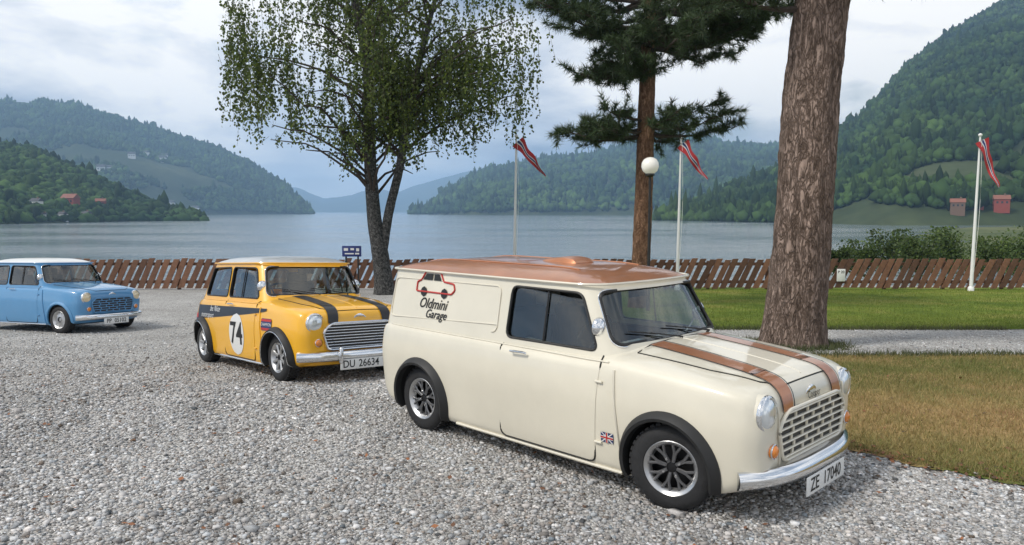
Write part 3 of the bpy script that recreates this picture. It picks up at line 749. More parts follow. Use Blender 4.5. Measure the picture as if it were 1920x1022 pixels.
    if p is None: p = Vector((.45, 0, .735))
    bd.tube([p + Vector((.004, y, -.02 * (y / .06) ** 2)) for y in np.linspace(-.075, .075, 9)], [.004, .009, .012, .015, .017, .015, .012, .009, .004], 8, flat=.8, up=(1, 0, 0)); B(bd.build('bonnet_badge', M_CHROME, bn))
    if spec.get('script'):
        decal = decal_text('bonnet_lettering', spec['script'], .052, M_INK, bn, lambda u, v: (pj.front(-u if False else u, .70 + v, .012)), shear=.25)
        if decal: B(decal)
    # --- front: grille, lamps, bumper, plate
    gx = .4775
    GP = rpoly([(-.375, .40), (-.43, .585), (-.33, .665), (.33, .665), (.43, .585), (.375, .40)], .05)
    def fr(y, z, lift):
        q = pj.front(y, z, lift); return q if q is not None else Vector((gx, y, z))
    gb = B(patch('grille', poly_rows(GP, 10), 16, lambda y, z: fr(y, z, .0025), M_BLACKP, root))
    t = MB(); t.tube([fr(y, z, .012) for y, z in GP], .0125 if spec['grille'] == 'chrome' else .011, 8, closed=True); B(t.build('grille_surround', M_CHROME if spec['grille'] == 'chrome' else paint, gb))
    gm = M_CHROME if spec['grille'] == 'chrome' else paint
    nb = 9 if spec['grille'] == 'chrome' else 7
    for k in range(nb):
        z = .418 + (.650 - .418) * k / (nb - 1); row = [r_ for r_ in poly_rows(GP, 60) if abs(r_[0] - z) < .005][0]
        t = MB(); t.tube([fr(y, z, .010) for y in np.linspace(row[1] + .008, row[2] - .008, 15)], 0.0058 if spec['grille'] == 'chrome' else .0095, 8, flat=.9 if nb == 9 else .7); B(t.build('grille_bar', gm, gb))
    if spec['grille'] != 'chrome':
        for k in range(nb - 1):
            z = .418 + (.650 - .418) * (k + .5) / (nb - 1); row = [r_ for r_ in poly_rows(GP, 60) if abs(r_[0] - z) < .006][0]
            nn = 5 if k % 2 else 6
            for j in range(1, nn):
                y = row[1] + (row[2] - row[1]) * j / nn; t = MB(); t.box(fr(y, z, .006), (.010, .020, .046)); B(t.build('grille_tie', gm, gb, False))
    for s in (-1, 1):
        hx, hy, hz = .425, s * .495, .668
        hb = MB(); hb.lathe([(.112, -.14), (.110, -.05), (.103, .010), (.096, .022)], 32, 'x', (hx, hy, hz), cap=False); hl = B(hb.build('headlight', paint, root))
        rg = MB(); rg.lathe([(.099, .012), (.102, .022), (.098, .034), (.090, .040), (.084, .034)], 36, 'x', (hx, hy, hz), cap=False); B(rg.build('headlight_ring', M_CHROME, hl))
        ln_ = MB(); ln_.lathe([(.086, .030), (.075, .042), (.055, .052), (.030, .058), (.001, .060)], 32, 'x', (hx, hy, hz), cap=False); B(ln_.build('lens', spec.get('lens', M_LENS), hl))
        il = MB(); p = fr(s * .475, .475, 0); il.lathe([(.036, -.03), (.036, .012), (.030, .022), (.015, .030), (.001, .032)], 20, 'x', (p.x, s * .475, .475), cap=False); il_o = B(il.build('indicator', spec.get('ind', M_AMBER), root))
        ir = MB(); ir.lathe([(.037, .006), (.041, .012), (.037, .016)], 20, 'x', (p.x, s * .475, .475), cap=False); B(ir.build('indicator_ring', M_CHROME, il_o))
    # bumper bar swept round the nose
    bp_ = []
    for k in range(25):
        y = -.66 + 1.32 * k / 24; x = .545 - .16 * abs(y / .66) ** 3.2; bp_.append((x, y, .335))
    bm_ = MB(); n = len(bp_)
    prof = [(-.012, -.05), (.008, -.042), (.022, -.018), (.024, .0), (.018, .022), (.006, .040), (-.012, .048)]
    V = []
    for i, (x, y, z) in enumerate(bp_):
        a = Vector(bp_[max(0, i-1)]); b = Vector(bp_[min(n-1, i+1)]); tng = (b - a).normalized(); nrm = Vector((tng.y, -tng.x, 0))
        for q, h in prof: V.append(Vector((x, y, z + h)) + nrm * q)
    k = len(prof); Fc = [(i*k+j, i*k+(j+1) % k, (i+1)*k+(j+1) % k, (i+1)*k+j) for i in range(n-1) for j in range(k)] + [tuple(range(k)), tuple((n-1)*k+j for j in range(k))]
    bm_.add(V, Fc); bum = B(bm_.build('bumper', spec.get('bumper', M_CHROME), root))
    if spec.get('overrider'):
        for s in (-1, 1): B(bevel_box('overrider', (.56, s * .27, .345), (.05, .045, .17), .02, M_CHROME, bum))
    vl = MB()
    V = []
    for y in np.linspace(-.55, .55, 15):
        x = .455 - .10 * abs(y / .55) ** 3
        V += [(x, y, .40), (x + .03, y, .36), (x - .03, y, .24)]
    vl.add(V, [(i*3+j, i*3+j+1, (i+1)*3+j+1, (i+1)*3+j) for i in range(14) for j in range(2)]); B(vl.build('front_valance', spec.get('valance', paint), root))
    px_, pz_ = spec.get('plate_at', (.572, .235))
    pl = B(bevel_box('number_plate', (px_, spec.get('plate_y', 0), pz_), (.008, .50, .105), .003, M_PLATE, root))
    for txt, dy in zip(spec['plate'].split(), (-.155, .075)):
        V, Fc = text_mesh(txt, .105, 0, .0012); B(obj('plate_lettering', [(px_ + .006, spec.get('plate_y', 0) + dy + v[0] * .92, pz_ + v[1]) for v in V], Fc, M_INK, pl))
    # --- wheels and arches
    for xc in AX:
        for s in (-1, 1):
            make_wheel('wheel', root, (xc, s * .60, RC), s, spec['wheel'], spec.get('steer', 0) if xc > -1 else 0)
            P = arch_pts(pj, xc, RC + drop, .285, s, R(-22), R(202), 34, .004)
            t = MB(); V = []; wv = spec.get('flare', .035)
            for i, p in enumerate(P):
                c = Vector((xc, p.y, RC + drop)); d = (p - c); d.y = 0; d.normalize(); ou = Vector((0, s, 0))
                for a, b in ((-.022, -.01), (-.020, wv), (-.002, wv + .006), (.018, wv * .6), (.032, .0), (.030, -.01)): V.append(c + d * (.285 + a) + ou * b)
            Fc = [(i*6+j, i*6+j+1, (i+1)*6+j+1, (i+1)*6+j) for i in range(len(P)-1) for j in range(5)]
            t.add(V, Fc); wa = B(t.build('wheel_arch', spec.get('arch', M_BLACK), root))
            if spec.get('arch_trim'):
                tt = MB(); tt.tube([Vector((xc, p.y, RC + drop)) + (Vector((p.x - xc, 0, p.z - RC - drop)).normalized() * .268) + Vector((0, s * (wv + .004), 0)) for p in P], .005, 6); B(tt.build('arch_trim', M_CHROME, wa))
    # --- mirrors, seats, wheel
    for s in (-1, 1):
        mr = MB(); base = pj.side(-.64, .872, s, .0, 't') or Vector((-.64, s * .62, .87))
        tip = base + Vector((.035, s * .10, .135)); mr.tube([base, base + Vector((.01, s * .05, .04)), tip], .006, 6)
        mr.lathe([(.001, .045), (.035, .040), (.056, .022), (.062, .0), (.060, -.006), (.001, -.006)], 20, 'x', tuple(tip), cap=False); B(mr.build('door_mirror', spec.get('mirror', M_CHROME), root))
        st = bevel_box('seat', (-1.18, s * .29, .47), (.48, .44, .16), .05, M_SEAT, root); B(st)
        B(bevel_box('backrest', (-1.45, s * .29, .78), (.13, .42, .52), .05, M_SEAT, st, Matrix.Rotation(R(-14), 3, 'Y'))); B(bevel_box('headrest', (-1.53, s * .29, 1.07), (.09, .26, .15), .035, M_SEAT, st))
    if not van: B(bevel_box('rear_seat', (-1.95, 0, .66), (.2, 1.0, .42), .06, M_SEAT, root, Matrix.Rotation(R(-18), 3, 'Y')))
    sw = MB(); cs = Vector((-.86, -.29, .86)); 
    sw.tube([cs + Vector((.07 * math.sin(a) * .8, .185 * math.cos(a), .17 * math.sin(a))) for a in np.linspace(0, 2*math.pi, 28, endpoint=False)], .012, 6, closed=True)
    sw.tube([cs, cs + Vector((.3, 0, -.12))], .014, 6)
    for a in (0, 2.1, 4.2): sw.tube([cs, cs + Vector((.07 * math.sin(a) * .8, .185 * math.cos(a), .17 * math.sin(a)))], .008, 5)
    B(sw.build('steering_wheel', M_BLACK, root))
    rm_ = bevel_box('rear_view_mirror', (-.72, 0, 1.16), (.02, .2, .055), .01, M_BLACK, root); B(rm_)
    hbk = MB()
    spec.get('extra', lambda *a: None)(root, pj, B, line, bn)
    for o in BODY:
        if o is not None and o.type == 'MESH':
            co = np.empty(len(o.data.vertices) * 3, np.float32); o.data.vertices.foreach_get('co', co); z_ = co[2::3]; z_[:] = np.where(z_ > .89, .89 + (z_ - .89) * KZ, z_) - drop; o.data.vertices.foreach_set('co', co); o.data.update()
    return root

def cream_extra(root, pj, B, line, bn):
    s = -1
    ox, oz, lk = -2.13, 1.055, 1.0
    S = lambda u, v: pj.side(ox + u * lk, oz + v * lk, s, .004, 'tc')
    # logo: small red car drawn above two lines of script
    P = [(-.21, .045), (.20, .045), (.235, .075), (.215, .115), (.10, .125), (.055, .185), (-.12, .185), (-.165, .125), (-.21, .11)]
    car_ = line('logo_car', [S(u, v) for u, v in rpoly(P, .012, 3)] + [S(*P[0])], .0065, M_RED, root)
    for Q in ([(-.145, .128), (-.105, .172), (-.03, .172), (-.03, .128)], [(-.015, .128), (-.015, .172), (.04, .172), (.075, .128)]): B(patch('logo_window', poly_rows(Q, 5), 5, lambda u, v: pj.side(ox + u * lk, oz + v * lk, s, .006, 'tc'), M_INK, car_))
    for u0 in (-.12, .12): B(patch('logo_wheel', poly_rows([(u0 + .036 * math.cos(a), .045 + .036 * math.sin(a)) for a in np.linspace(0, 6.28, 20, endpoint=False)], 7), 6, lambda u, v: pj.side(ox + u * lk, oz + v * lk, s, .006, 'tc'), M_INK, car_))
    for txt, dz, dx, sz in (('Oldmini', -.035, 0.0, .10), ('Garage', -.105, .05, .085)):
        d = decal_text('side_lettering', txt, sz, M_INK, root, lambda u, v: S(u * 1.0 + dx, v + dz), shear=.35, bold=.001)
        if d: B(d)
    # flag badge low on the front wing
    for w_ in (-1,):
        fx, fz = -.43, .40
        Fp = lambda u, v, l=.006: pj.side(fx + u, fz + v, w_, l, 't')
        bg_ = B(patch('flag_badge', poly_rows([(-.045, -.03), (.045, -.03), (.045, .03), (-.045, .03)], 4), 4, lambda u, v: Fp(u, v, .005), M_NAVY, root))
        B(patch('flag_cross', [(-.0299, -.009, .009), (.0299, -.009, .009)], 3, lambda u, v: Fp(u, v, .007), M_WHITE, bg_)); B(patch('flag_cross', [(-.009, -.045, .045), (.009, -.045, .045)], 3, lambda u, v: Fp(u, v, .0075), M_WHITE, bg_))
        B(patch('flag_cross', [(-.0299, -.005, .005), (.0299, -.005, .005)], 3, lambda u, v: Fp(u, v, .0085), M_RED, bg_)); B(patch('flag_cross', [(-.005, -.045, .045), (.005, -.045, .045)], 3, lambda u, v: Fp(u, v, .009), M_RED, bg_))
        for q in (-1, 1):
            B(obj('flag_saltire', [Fp(-.045, q * .030, .0065), Fp(-.035, q * .030, .0065), Fp(.045, -q * .030, .0065), Fp(.035, -q * .030, .0065)], [(0, 1, 2, 3)], M_WHITE, bg_))
    # pressed outline on the van's blind side panel
    for w_ in (-1, 1):
        line('panel_pressing', [pj.side(x, z, w_, .003, 'c') for x, z in rpoly([(-1.42, .90), (-1.42, 1.19), (-2.62, 1.18), (-2.64, .90)], .05)] + [pj.side(-1.42, .95, w_, .003, 'c')], .005, M_CREAM, root)
def yellow_extra(root, pj, B, line, bn):
    for s in (-1, 1):
        S = lambda u, v, l=.005: pj.side(u, v, s, l, 't')
        # black flash that widens along the side from the front wing to the tail
        rows = []
        for x in np.linspace(-.25, -2.2, 30): t = (-.25 - x) / 1.95; rows.append((x, .79 - .025 * t, .765 - .02 * t - .15 * t ** .8))
        B(patch('side_stripe', rows, 8, lambda z, x: S(x, z, .0055), M_BLACKP, root))
        for txt, xx, zz, sz in (('be Nice', -1.62, .735, .095), ('motorsport', -1.85, .655, .085)):
            d = decal_text('side_lettering', txt, sz, M_WHITE, root, lambda u, v: S(xx + (u if s < 0 else -u), zz + v, .0085), shear=.3)
            if d: B(d)
        cx, cz, rr = -.98, .48, .20
        C = [(cx + rr * math.cos(a), cz + rr * 1.15 * math.sin(a)) for a in np.linspace(0, 2*math.pi, 40, endpoint=False)]
        rd = B(patch('door_roundel', poly_rows(C, 22), 14, lambda x, z: S(x, z, .0065), M_WHITE, root))
        d = decal_text('door_number', '74', .34, M_INK, rd, lambda u, v: S(cx + (u if s < 0 else -u), cz + v, .0092), bold=.006)
        if d: B(d)
        ch = B(patch('wing_decal', poly_rows(rpoly([(-.34, .565), (-.10, .565), (-.10, .69), (-.34, .69)], .02), 8), 8, lambda x, z: S(x, z, .006), M_NAVY, root))
        for q in (.582, .672): B(patch('decal_band', [(q - .012, -.335, -.105), (q + .012, -.335, -.105)], 6, lambda x, z: S(x, z, .008), M_RED, ch))
        d = decal_text('decal_lettering', 'CHAMPION', .045, M_WHITE, ch, lambda u, v: S(-.22 + (u if s < 0 else -u), .628 + v, .0085))
        if d: B(d)
        q = B(patch('rear_decal', poly_rows([(-2.30, .50), (-2.19, .50), (-2.19, .66), (-2.30, .66)], 6), 5, lambda x, z: S(x, z, .006), M_RED, root))
        B(patch('rear_decal_band', [(.555, -2.298, -2.192), (.605, -2.298, -2.192)], 5, lambda x, z: S(x, z, .008), M_NAVY, q))
    for s in (-1, 1):
        pass

VAN = make_car('panel_van', 'cream classic panel van with copper roof and copper bonnet stripes on black lattice wheels', 'van', (1.352, 4.46, -.785),
    dict(van=True, paint=M_CREAM, roof=M_COPPER, stripe=M_COPPER, pin=M_BLACKP, grille='slots', plate='ZE 17040', wheel='lattice', steer=R(14), script='Cooper', sill=M_CREAM, bumper=M_CHROME, chrome_trim=True, mirror=M_CHROME, flare=.04, ind=M_AMBER, plate_at=(.565, .245), extra=cream_extra, drop=.07))
YEL = make_car('small_car', 'yellow classic saloon car numbered 74 with black bonnet stripes and side flash', 'car', (-1.885, 7.94, -.83),
    dict(van=False, paint=M_YELLOW, roof=M_SILVER, stripe=M_BLACKP, grille='chrome', plate='DU 26634', wheel='minilite', sill=M_CHROME, overrider=True, flare=.05, arch_trim=True, plate_at=(.565, .25), plate_y=-.03, extra=yellow_extra, drop=.06))
BLU = make_car('small_car', 'light blue classic saloon car with white roof and painted grille', 'car', (-7.57, 13.4, -.39),
    dict(van=False, paint=M_BLUE, roof=M_WHITE, stripe=None, grille='slots', plate='PP 05102', wheel='slot', sill=M_CHROME, flare=.012, arch=M_BLUE, lens=M_LENSY, plate_at=(.565, .25), drop=.05))

# ------------------------------------------------------------------ fence, poles, signs, lamp
M_FENCE = mat('stained_wood', (.15, .072, .04), .75, noise=.35, nscale=6, bump=.3, bscale=30)
def vary(m, lo, hi):
    nt = m.node_tree; b = nt.nodes['Principled BSDF']; src = b.inputs['Base Color'].links[0].from_socket; oi = nt.nodes.new('ShaderNodeObjectInfo'); r = nt.nodes.new('ShaderNodeMapRange'); r.inputs['To Min'].default_value = lo; r.inputs['To Max'].default_value = hi
    nt.links.new(oi.outputs['Random'], r.inputs['Value']); v = nt.nodes.new('ShaderNodeVectorMath'); v.operation = 'SCALE'; nt.links.new(src, v.inputs[0]); nt.links.new(r.outputs[0], v.inputs['Scale']); nt.links.new(v.outputs[0], b.inputs['Base Color'])
vary(M_FENCE, .6, 1.35)
M_POLE = mat('white_pole', (.78, .78, .77), .4)
M_BARKP = None
def gx_at(px, Y): return (px - 960) / F_PX * Y / 1.0
FY = 26.5
def fence():
    root = empty('fence', (0, FY, float(GZ(FY)))); tag(root, 'brown wooden fence of leaning boards along the edge of the lawn and yard', 'fence')
    x0, x1, H = -18.2, 19.6, 1.10; lean = math.tan(R(25))
    bw, th, pitch_ = .215, .028, .292
    def board(h):
        V = []
        for z in (0.06, h):
            for sx in (-bw / 2, bw / 2):
                for y in (0, th): V.append((sx + (z - .06) * lean, -y, z))
        return V, [(0, 1, 3, 2), (4, 6, 7, 5), (0, 4, 5, 1), (2, 3, 7, 6), (0, 2, 6, 4), (1, 5, 7, 3)]
    protos = []
    for k in range(4):
        V, Fc = board(H + random.uniform(-.02, .03)); me = bpy.data.meshes.new('board'); me.from_pydata(V, [], Fc); me.materials.append(M_FENCE); protos.append(me)
    x = x0; i = 0
    while x < x1:
        o = bpy.data.objects.new('board', protos[i % 4]); link(o, root); o.location = (x + random.uniform(-.012, .012), -.045 + random.uniform(-.006, .004), random.uniform(-.025, .02)); o.rotation_euler = (random.uniform(-.01, .01), random.uniform(-.035, .035), random.uniform(-.02, .02))
        x += pitch_; i += 1
    for z in (.28, .92):
        xa = x0
        while xa < x1:
            MB().box((xa + 2.1, 0, z), (4.19, .045, .11)).build('rail', M_FENCE, root, False); xa += 4.2
    xa = x0
    while xa < x1 + .1:
        MB().box((xa, .075, .5), (.10, .10, 1.05)).build('post', M_FENCE, root, False); xa += 2.1
    return root
fence()

def flagpole(px_base, px_top, Y, py_top, flag_px, which):
    xb = gx_at(px_base, Y); zb = float(GZ(Y)); xt, _, zt = at(px_top, py_top, Y)
    root = empty('flagpole', (xb, Y, zb)); tag(root, 'slim white flagpole ' + which, 'flagpole', 'white flagpoles along the fence')
    H = zt - zb; lx = xt - xb
    p = MB(); p.tube([(lx * t, 0, H * t) for t in np.linspace(0, 1, 8)], [.062 - .034 * t for t in np.linspace(0, 1, 8)], 12); p.build('pole', M_POLE, root)
    b = MB(); b.lathe([(.001, -.06), (.05, -.04), (.066, 0), (.05, .04), (.001, .06)], 12, 'z', (lx, 0, H + .05), cap=False); b.build('finial', M_POLE, root)
    m = MB(); m.lathe([(.10, 0), (.10, .12), (.075, .16)], 12, 'z', (0, 0, 0)); m.build('pole_base', M_POLE, root)
    l = MB(); l.tube([(lx * t + .07 * math.sin(math.pi * t) + .03, -.05, H * (.12 + .86 * t)) for t in np.linspace(0, 1, 10)], .006, 5); l.build('halyard', M_POLE, root)
    # long pennant hanging limp from the top; red with a white-edged blue bar down its length
    L_ = 1.75; pts = []; n = 26
    dirx = (flag_px[0] - px_top) / F_PX * Y; dirz = -(flag_px[1] - py_top) / F_PX * Y
    def row(t, u):
        wd = .36 * (1 - t) + .035; s = .10 * math.sin(t * 9 + which.__len__()) * t
        cx = lx * .97 + .05 + dirx * t; cz = H * .985 - .05 + dirz * t
        ln = math.hypot(dirx, dirz); nx, nz = -dirz / ln, dirx / ln
        return (cx + nx * wd * u * .55 + .02 * math.sin(t * 14 + u), s + .05 * u * math.sin(t * 6) - .03, cz + nz * wd * u * .55 + .03 * math.sin(t * 11 + u * 2))
    def band(name_, u0, u1, m_, par, off):
        V = []
        for k in range(n):
            for u in (u0, (u0 + u1) / 2, u1): q = row(k / (n - 1), u); V.append((q[0], q[1] - off, q[2]))
        Fc = [(i*3+j, i*3+j+1, (i+1)*3+j+1, (i+1)*3+j) for i in range(n-1) for j in range(2)]
        o = obj(name_, V, Fc, m_, par, True); return o
    pn = band('pennant', -1, 1, M_FLAGR, root, 0)
    for off in (-.004, .004):
        band('white_band', -.30, .30, M_FLAGW, pn, off); band('blue_band', -.15, .15, M_FLAGB, pn, off * 2)
M_FLAGR = mat('flag_red', (.42, .03, .035), .8); M_FLAGW = mat('flag_white', (.7, .7, .7), .8); M_FLAGB = mat('flag_blue', (.02, .04, .16), .8)
flagpole(964, 968, 25.6, 258, (1019, 322), 'beside the thin red-barked pine')
flagpole(1271, 1277, 25.8, 262, (1322, 328), 'between the two pine trunks')
flagpole(1825, 1838, 25.4, 256, (1870, 342), 'near the green shrubs by the shore')

M_SIGNB = mat('sign_blue', (.015, .03, .16), .45)
def blue_sign():
    Y = 25.0; x, _, z = at(660, 471, Y); zb = float(GZ(Y)); root = empty('notice_board', (x, Y, zb)); tag(root, 'small dark blue notice board on posts beside the birch', 'sign')
    h = z - zb
    for dx in (-.2, .2): MB().box((dx, 0, h / 2), (.05, .05, h)).build('post', M_BLACK, root, False)
    p = bevel_box('panel', (0, -.04, h), (.64, .03, .36), .006, M_SIGNB, root)
    for dx, dz, w_, h_ in ((-.19, .06, .14, .09), (.02, .07, .12, .07), (.2, .05, .1, .1), (-.08, -.08, .3, .04), (.18, -.08, .14, .05)):
        MB().box((dx, -.058, h + dz), (w_, .004, h_)).build('white_panel', M_PLATE, p, False)
blue_sign()
def fence_sign():
    Y = FY - .12; x, _, z = at(1577, 516, Y); zb = float(GZ(FY))
    root = bevel_box('parking_sign', (x, Y, z), (.30, .012, .44), .004, M_PLATE); tag(root, 'small white parking sign fixed to the fence', 'sign')
    V, Fc = text_mesh('P 20', .13, 0, .002); obj('sign_lettering', [(x + v[0], Y - .009, z + .11 + v[1]) for v in V], Fc, M_INK, root)
fence_sign()
M_GLOBE = mat('opal_glass', (.8, .78, .72), .25, coat=.5, emis=(1, .93, .8, .12))
def lamp():
    Y = 17.6; x, _, z = at(1219, 311, Y); zb = float(GZ(Y)); root = empty('lamp_post', (x, Y, zb)); tag(root, 'lamp post with white opal globe in front of the thin pine', 'lamp')
    h = z - zb; p = MB(); p.tube([(0, 0, 0), (0, 0, .6), (0, 0, h - .24)], [.05, .035, .028], 10); p.build('post', M_BLACK, root)
    c = MB(); c.lathe([(.05, -.26), (.11, -.22), (.10, -.17)], 16, 'z', (0, 0, h)); c.build('collar', M_BLACK, root)
    g = MB(); g.lathe([(.10, -.18), (.17, -.12), (.205, -.02), (.195, .07), (.15, .15), (.08, .19), (.001, .205)], 24, 'z', (0, 0, h), cap=False); g.build('globe', M_GLOBE, root)
lamp()

# ------------------------------------------------------------------ trees
def barkmat(name, c0, c1, c2, sc, zs):
    m = bpy.data.materials.new(name); m.use_nodes = True; nt = m.node_tree; b = nt.nodes['Principled BSDF']; ln = nt.links
    b.inputs['Roughness'].default_value = .92; b.inputs['Specular IOR Level'].default_value = .15
    tcn = nt.nodes.new('ShaderNodeTexCoord'); mpn = nt.nodes.new('ShaderNodeMapping'); mpn.inputs['Scale'].default_value = (1, 1, zs); ln.new(tcn.outputs['Object'], mpn.inputs['Vector'])
    ns = nt.nodes.new('ShaderNodeTexNoise'); ns.inputs['Scale'].default_value = 7; ns.inputs['Detail'].default_value = 5; ln.new(mpn.outputs[0], ns.inputs['Vector'])
    ad = nt.nodes.new('ShaderNodeMix'); ad.data_type = 'VECTOR'; ad.inputs[0].default_value = .34; ln.new(mpn.outputs[0], ad.inputs[4]); ln.new(ns.outputs['Color'], ad.inputs[5])
    v = nt.nodes.new('ShaderNodeTexVoronoi'); v.inputs['Scale'].default_value = sc; v.feature = 'DISTANCE_TO_EDGE'; ln.new(ad.outputs[1], v.inputs['Vector'])
    n = nt.nodes.new('ShaderNodeTexNoise'); n.inputs['Scale'].default_value = 14; n.inputs['Detail'].default_value = 7; ln.new(mpn.outputs[0], n.inputs['Vector'])
    r = nt.nodes.new('ShaderNodeValToRGB'); el = r.color_ramp.elements; el[0].position = .02; el[0].color = (*c0, 1); el[1].position = .22; el[1].color = (1, 1, 1, 1)
    ln.new(v.outputs['Distance'], r.inputs[0])
    r2 = nt.nodes.new('ShaderNodeValToRGB'); r2.color_ramp.elements[0].position = .35; r2.color_ramp.elements[1].position = .65; r2.color_ramp.elements[0].color = (*c1, 1); r2.color_ramp.elements[1].color = (*c2, 1); ln.new(n.outputs['Fac'], r2.inputs[0])
    x = nt.nodes.new('ShaderNodeMix'); x.data_type = 'RGBA'; x.blend_type = 'MULTIPLY'; x.inputs[0].default_value = 1; ln.new(r2.outputs[0], x.inputs[6]); ln.new(r.outputs[0], x.inputs[7]); ln.new(x.outputs[2], b.inputs['Base Color'])
    bp = nt.nodes.new('ShaderNodeBump'); bp.inputs['Strength'].default_value = .8; bp.inputs['Distance'].default_value = .04; 
    r3 = nt.nodes.new('ShaderNodeValToRGB'); r3.color_ramp.elements[1].position = .3; ln.new(v.outputs['Distance'], r3.inputs[0])
    ln.new(r3.outputs[0], bp.inputs['Height']); ln.new(bp.outputs[0], b.inputs['Normal']); return m
M_BARKP = barkmat('pine_bark', (.42, .40, .38), (.17, .125, .10), (.38, .285, .235), 20, .26)
M_BARKT = barkmat('thin_pine_bark', (.5, .46, .43), (.19, .11, .07), (.40, .24, .15), 28, .3)
M_BARKB = barkmat('birch_bark', (.3, .3, .3), (.07, .07, .068), (.24, .235, .225), 22, .9)
M_BRANCH = mat('branch_bark', (.05, .038, .03), .9, noise=.3, nscale=20)
M_LEAF = leafmat('birch_leaf', .5); M_NEEDLE = leafmat('pine_needle', .15, .6)

def trunk_mesh(pts, rad, n=40, rows=150, amp=.03, seed=0, fl=.45):
    pts = np.array(pts, float); s = np.concatenate([[0], np.cumsum(np.linalg.norm(np.diff(pts, axis=0), axis=1))]); t = np.linspace(0, s[-1], rows)
    C = np.stack([pchip(s, pts[:, k])(t) for k in range(3)], -1); Rr = pchip(s, rad)(t)
    a = np.linspace(0, 2 * math.pi, n, endpoint=False)
    A, T = np.meshgrid(a, t); ca, sa = np.cos(A), np.sin(A)
    d = fbm(ca * 9 + T * .0, sa * 9 + T * 3.2, seed, 4) * .5 + fbm(ca * 20 + sa * 17, T * 11 + sa * 5, seed + 1, 3) * .35
    flare = 1 + fl * np.exp(-T / .35) * (1 + .4 * np.sin(A * 5 + seed))
    rr = Rr[:, None] * flare + amp * d * np.minimum(1, Rr[:, None] / .25)
    V = np.stack([C[:, None, 0] + rr * ca, C[:, None, 1] + rr * sa, np.broadcast_to(C[:, None, 2], rr.shape)], -1).reshape(-1, 3)
    i = np.arange(rows - 1)[:, None] * n; j = np.arange(n)[None]; j2 = (j + 1) % n
    Fc = np.stack([i + j, i + j2, i + n + j2, i + n + j], -1).reshape(-1, 4)
    return V, Fc
def leaves_mesh(name, P, Dv, size, cols, mat_, rng, aspect=.72, droop=None):
    """one folded quad per leaf"""
    n = len(P); a = rng.normal(size=(n, 3)); 
    if droop is not None: a = a * .6 + np.array(droop)
    a /= np.linalg.norm(a, axis=1)[:, None]; b = np.cross(a, rng.normal(size=(n, 3))); b /= np.linalg.norm(b, axis=1)[:, None]
    s = (size * rng.uniform(.65, 1.3, n))[:, None]
    V = np.stack([P, P + a * s * .5 + b * s * aspect * .5, P + a * s, P + a * s * .5 - b * s * aspect * .5], 1).reshape(-1, 3)
    Fc = (np.arange(n) * 4)[:, None] + np.arange(4)[None]
    return fast_mesh(name, V, Fc, mat_, False, cols)
def branch_path(p0, p1, sag, rng, n=7, wig=.08):
    p0, p1 = np.array(p0, float), np.array(p1, float); L_ = np.linalg.norm(p1 - p0); o = []
    for k in range(n):
        t = k / (n - 1); q = p0 + (p1 - p0) * t; q[2] += sag * math.sin(math.pi * t); q += rng.normal(size=3) * wig * L_ * .25 * math.sin(math.pi * t); o.append(q)
    return o

